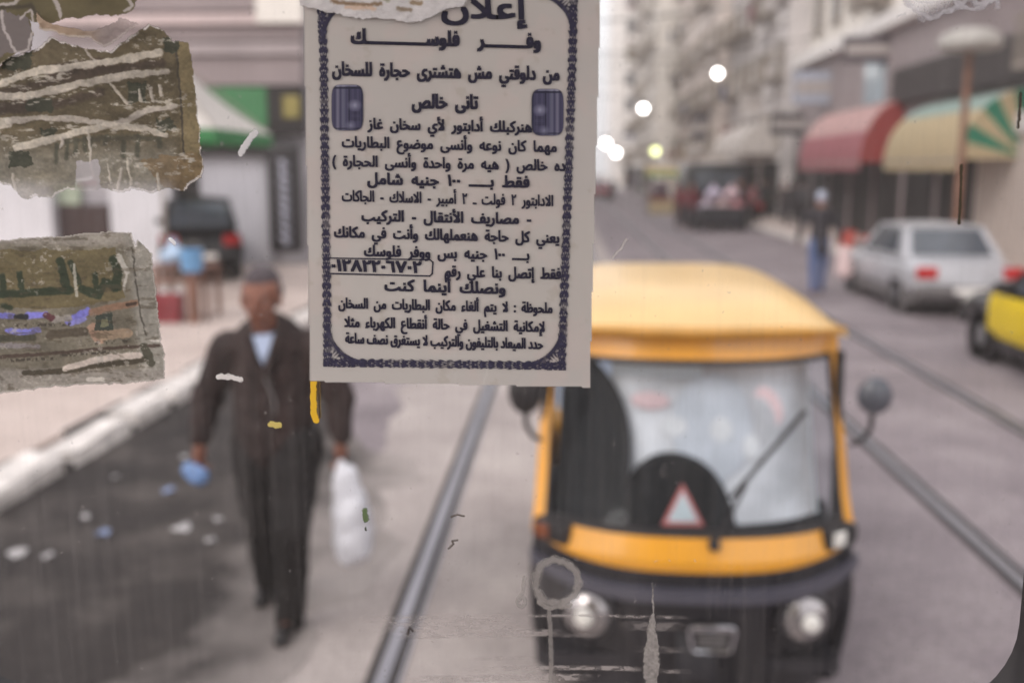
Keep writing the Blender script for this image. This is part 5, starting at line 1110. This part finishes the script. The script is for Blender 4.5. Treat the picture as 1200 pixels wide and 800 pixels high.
# Arabic shaping with presentation forms
FORMS = {}
for cp in list(range(0xFE70, 0xFEFD)):
    dc = unicodedata.decomposition(chr(cp))
    if dc.startswith('<'):
        k_, *r_ = dc.split(); FORMS.setdefault(tuple(int(x, 16) for x in r_), {})[k_[1:-1]] = chr(cp)
NOJOIN = set(map(ord, 'اأإآدذرزوؤةىء'))
def shape(txt):
    base = []; i = 0
    while i < len(txt):
        c = ord(txt[i])
        if c == 0x644 and i+1 < len(txt) and (0x644, ord(txt[i+1])) in FORMS: base.append((c, ord(txt[i+1]))); i += 2
        else: base.append((c,)); i += 1
    isar = lambda t: t in FORMS or t == (0x640,)
    out_s = []
    for i, t in enumerate(base):
        if not isar(t) or t == (0x640,): out_s.append(''.join(chr(x) for x in t)); continue
        prev = i > 0 and isar(base[i-1]) and base[i-1][-1] not in NOJOIN; f_ = FORMS[t]
        nxt = i+1 < len(base) and isar(base[i+1]) and base[i+1] != (0x621,) and t[-1] not in NOJOIN
        if prev and t == (0x621,): prev = False
        kd = 'medial' if prev and nxt else 'final' if prev else 'initial' if nxt else 'isolated'
        out_s.append(f_.get(kd) or f_.get('final' if prev else 'isolated') or f_['isolated'])
    # visual order, digit runs kept
    res = []; run = ''
    for g_ in out_s:
        if g_ in '٠١٢٣٤٥٦٧٨٩': run += g_; continue
        if run: res.append(run); run = ''
        res.append({'(': ')', ')': '('}.get(g_, g_))
    if run: res.append(run)
    return ''.join(reversed(res))
M_ink = mat('notice_ink', s(40,37,56), .7, var=.25, scale=300)
from mathutils.geometry import delaunay_2d_cdt
_G = {}
def glyph(ch):     # outline loops of one glyph, filled by winding; returns verts, triangles, advance
    if ch in _G: return _G[ch]
    def curve(body, fill):
        cu = bpy.data.curves.new('g', 'FONT'); cu.body = body; cu.size = 1; cu.resolution_u = 3; cu.fill_mode = fill
        ob = bpy.data.objects.new('g', cu); COL.objects.link(ob); bpy.context.view_layer.update()
        me = bpy.data.meshes.new_from_object(ob.evaluated_get(bpy.context.evaluated_depsgraph_get())); bpy.data.objects.remove(ob); return me
    me = curve(ch, 'NONE'); co = [Vector(v.co[:2]) for v in me.vertices]; nb = {}
    for e in me.edges: nb.setdefault(e.vertices[0], []).append(e.vertices[1]); nb.setdefault(e.vertices[1], []).append(e.vertices[0])
    seen = set(); loops = []
    for a in range(len(co)):
        if a in seen or a not in nb: continue
        lp = [a]; seen.add(a); cur = a
        while True:
            nx = [q for q in nb[cur] if q not in seen]
            if not nx: break
            cur = min(nx) if len(lp) == 1 else nx[0]; seen.add(cur); lp.append(cur)
        if len(lp) > 2: loops.append(lp)
    V_, E_, LP = [], [], []
    for lp in loops:
        pts = [co[i] for i in lp]; pts = [p for i, p in enumerate(pts) if (p-pts[i-1]).length > 1e-5]
        if len(pts) < 3: continue
        b = len(V_); n_ = len(pts); V_ += pts; E_ += [(b+i, b+(i+1) % n_) for i in range(n_)]; LP.append(np.array([(p.x, p.y) for p in pts]))
    res = ([], [], 0)
    if V_:
        ov, oe, of = delaunay_2d_cdt(V_, E_, [], 0, 1e-6)[:3]; keep = []
        for f in of:
            cx_ = sum(ov[i].x for i in f)/len(f); cy_ = sum(ov[i].y for i in f)/len(f); wn = 0
            for Lp in LP:
                a_, b_ = Lp, np.roll(Lp, -1, 0); cr = (b_[:, 0]-a_[:, 0])*(cy_-a_[:, 1])-(cx_-a_[:, 0])*(b_[:, 1]-a_[:, 1])
                wn += np.sum((a_[:, 1] <= cy_) & (b_[:, 1] > cy_) & (cr > 0))-np.sum((a_[:, 1] > cy_) & (b_[:, 1] <= cy_) & (cr < 0))
            if wn != 0: keep.append(tuple(f))
        res = ([(v.x, v.y) for v in ov], keep, 0)
    a1 = curve(ch+'.', 'NONE'); a2 = curve('.', 'NONE')
    res = (res[0], res[1], max(v.co.x for v in a1.vertices)-max(v.co.x for v in a2.vertices)); _G[ch] = res; return res
def textline(txt, xl, xr, yl, yr, hpx, bold=.012, name='printed_line'):
    st = shape(txt if len(txt) > 46 else txt.replace(' ', '  ')); pen = 0; V0 = []; fs = []
    for ch in st:
        gv, gf, adv = glyph(ch); b = len(V0); V0 += [(x+pen, y) for x, y in gv]; fs += [tuple(i+b for i in f) for f in gf]; pen += adv
    co = np.array(V0); n_ = len(co); u = (co[:, 0]-co[:, 0].min())/(co[:, 0].max()-co[:, 0].min()); yy = co[:, 1]
    px = xl+(xr-xl)*u; py = yl+(yr-yl)*u-(yy-.30)*hpx*.88
    V = []; Fa = []; b_ = bold*46
    for k, (ox, oy) in enumerate(((0, 0), (-b_, -b_*.8), (b_, -b_*.8), (-b_, b_*.8), (b_, b_*.8))):     # ink spread: heavy strokes
        d = np.stack([(px+ox-600)/F, -(py+oy-400)/F, -np.ones(n_)], -1) @ np.array(MR).T; pts = d*(YW/d[:, 1:2])+np.array([0, 0, CAMZ]); pts[:, 1] -= .0028+k*.00002
        Fa += [tuple(i+k*n_ for i in f) for f in fs]; V += pts.tolist()
    me = bpy.data.meshes.new(name); me.from_pydata(V, [], Fa)
    return link(name, me, M_ink, o)
LINES = [('إعلان', 519, 617, 10, 12, 42, .03), ('وفـــــــــر  فلوســـــــــــــك', 413, 633, 44, 50, 27, .026), ('من دلوقتي مش هتشترى حجارة للسخان', 391, 655, 82, 88, 25, .02), ('تانى خالص', 484, 560, 120, 121, 26, .022),
    ('هنركبلك أدابتور لأي سخان غاز', 432, 623, 146, 150, 20, .016), ('مهما كان نوعه وأنسى موضوع البطاريات', 402, 652, 167, 173, 20, .014), ('ده خالص ( هيه مرة واحدة وأنسى الحجارة )', 391, 662, 189, 195, 20, .014), ('فقط بـــــ ١٠٠ جنيه شامل', 432, 620, 210, 214, 21, .018),
    ('الادابتور ٢ فولت ـ ٢ أمبير - الاسلاك - الجاكات', 402, 648, 230, 236, 20, .012), ('- مصاريف الأنتقال - التركيب', 425, 622, 253, 257, 20, .016), ('يعني كل حاجة هنعملهالك وأنت في مكانك', 393, 655, 272, 279, 20, .015), ('بــــ ١٠٠ جنيه بس ووفر فلوسك', 428, 620, 294, 299, 20, .015),
    ('٠١٢٨٢٢٠٦٧٠٢', 390, 494, 311, 313.5, 21, .022), ('فقط إتصل بنا علي رقم', 522, 657, 318, 321, 20, .015), ('ونصلك أينما كنت', 452, 592, 334, 338, 21, .018), ('ملحوظة : لا يتم ألغاء مكان البطاريات من السخان', 398, 647, 355, 361, 19, .014),
    ('لإمكانية التشغيل في حالة أنقطاع الكهرباء مثلا', 405, 638, 377, 383, 19, .014), ('حدد الميعاد بالتليفون والتركيب لا يستغرق نصف ساعة', 406, 636, 396, 403, 19, .014)]
for l in LINES: textline(*l)
mb = MB()
def wl(pa, pb, w_=.9):
    (x0, y0), (x1, y1) = pa, pb; dx, dy = x1-x0, y1-y0; l = math.hypot(dx, dy); nx, ny = -dy/l*w_/2, dx/l*w_/2
    mb.add([W(x0+nx, y0+ny, .0027), W(x1+nx, y1+ny, .0027), W(x1-nx, y1-ny, .0027), W(x0-nx, y0-ny, .0027)], [(0, 1, 2, 3)])
wl((385, 302), (504, 304), 1.5); wl((385, 320), (505, 323), 1.7); wl((508, 306), (507, 321), 1.8); wl((504, 303.6), (508, 307), 1.5); wl((504, 323), (507.5, 320), 1.5)
mb.build('number_box', M_ink, o)
patch('torn_scrap', (346, -18, 566, 34), .8, scrap, .0032, label='torn white paper scrap overlapping the top of the notice', cat='paper scrap')

# ---------------- haze over the street ----------------
hm = bpy.data.materials.new('haze_air'); hm.use_nodes = True; hn = hm.node_tree; hn.nodes.clear()
ho = hn.nodes.new('ShaderNodeOutputMaterial'); hv = hn.nodes.new('ShaderNodeVolumePrincipled'); hv.inputs['Color'].default_value = (.93, .90, .885, 1); hv.inputs['Density'].default_value = .0019; hv.inputs['Anisotropy'].default_value = .3
hn.links.new(hv.outputs['Volume'], ho.inputs['Volume'])
MB().box(-402, 402, -62, 602, -1.3, 46).build('haze', hm, kind='stuff')
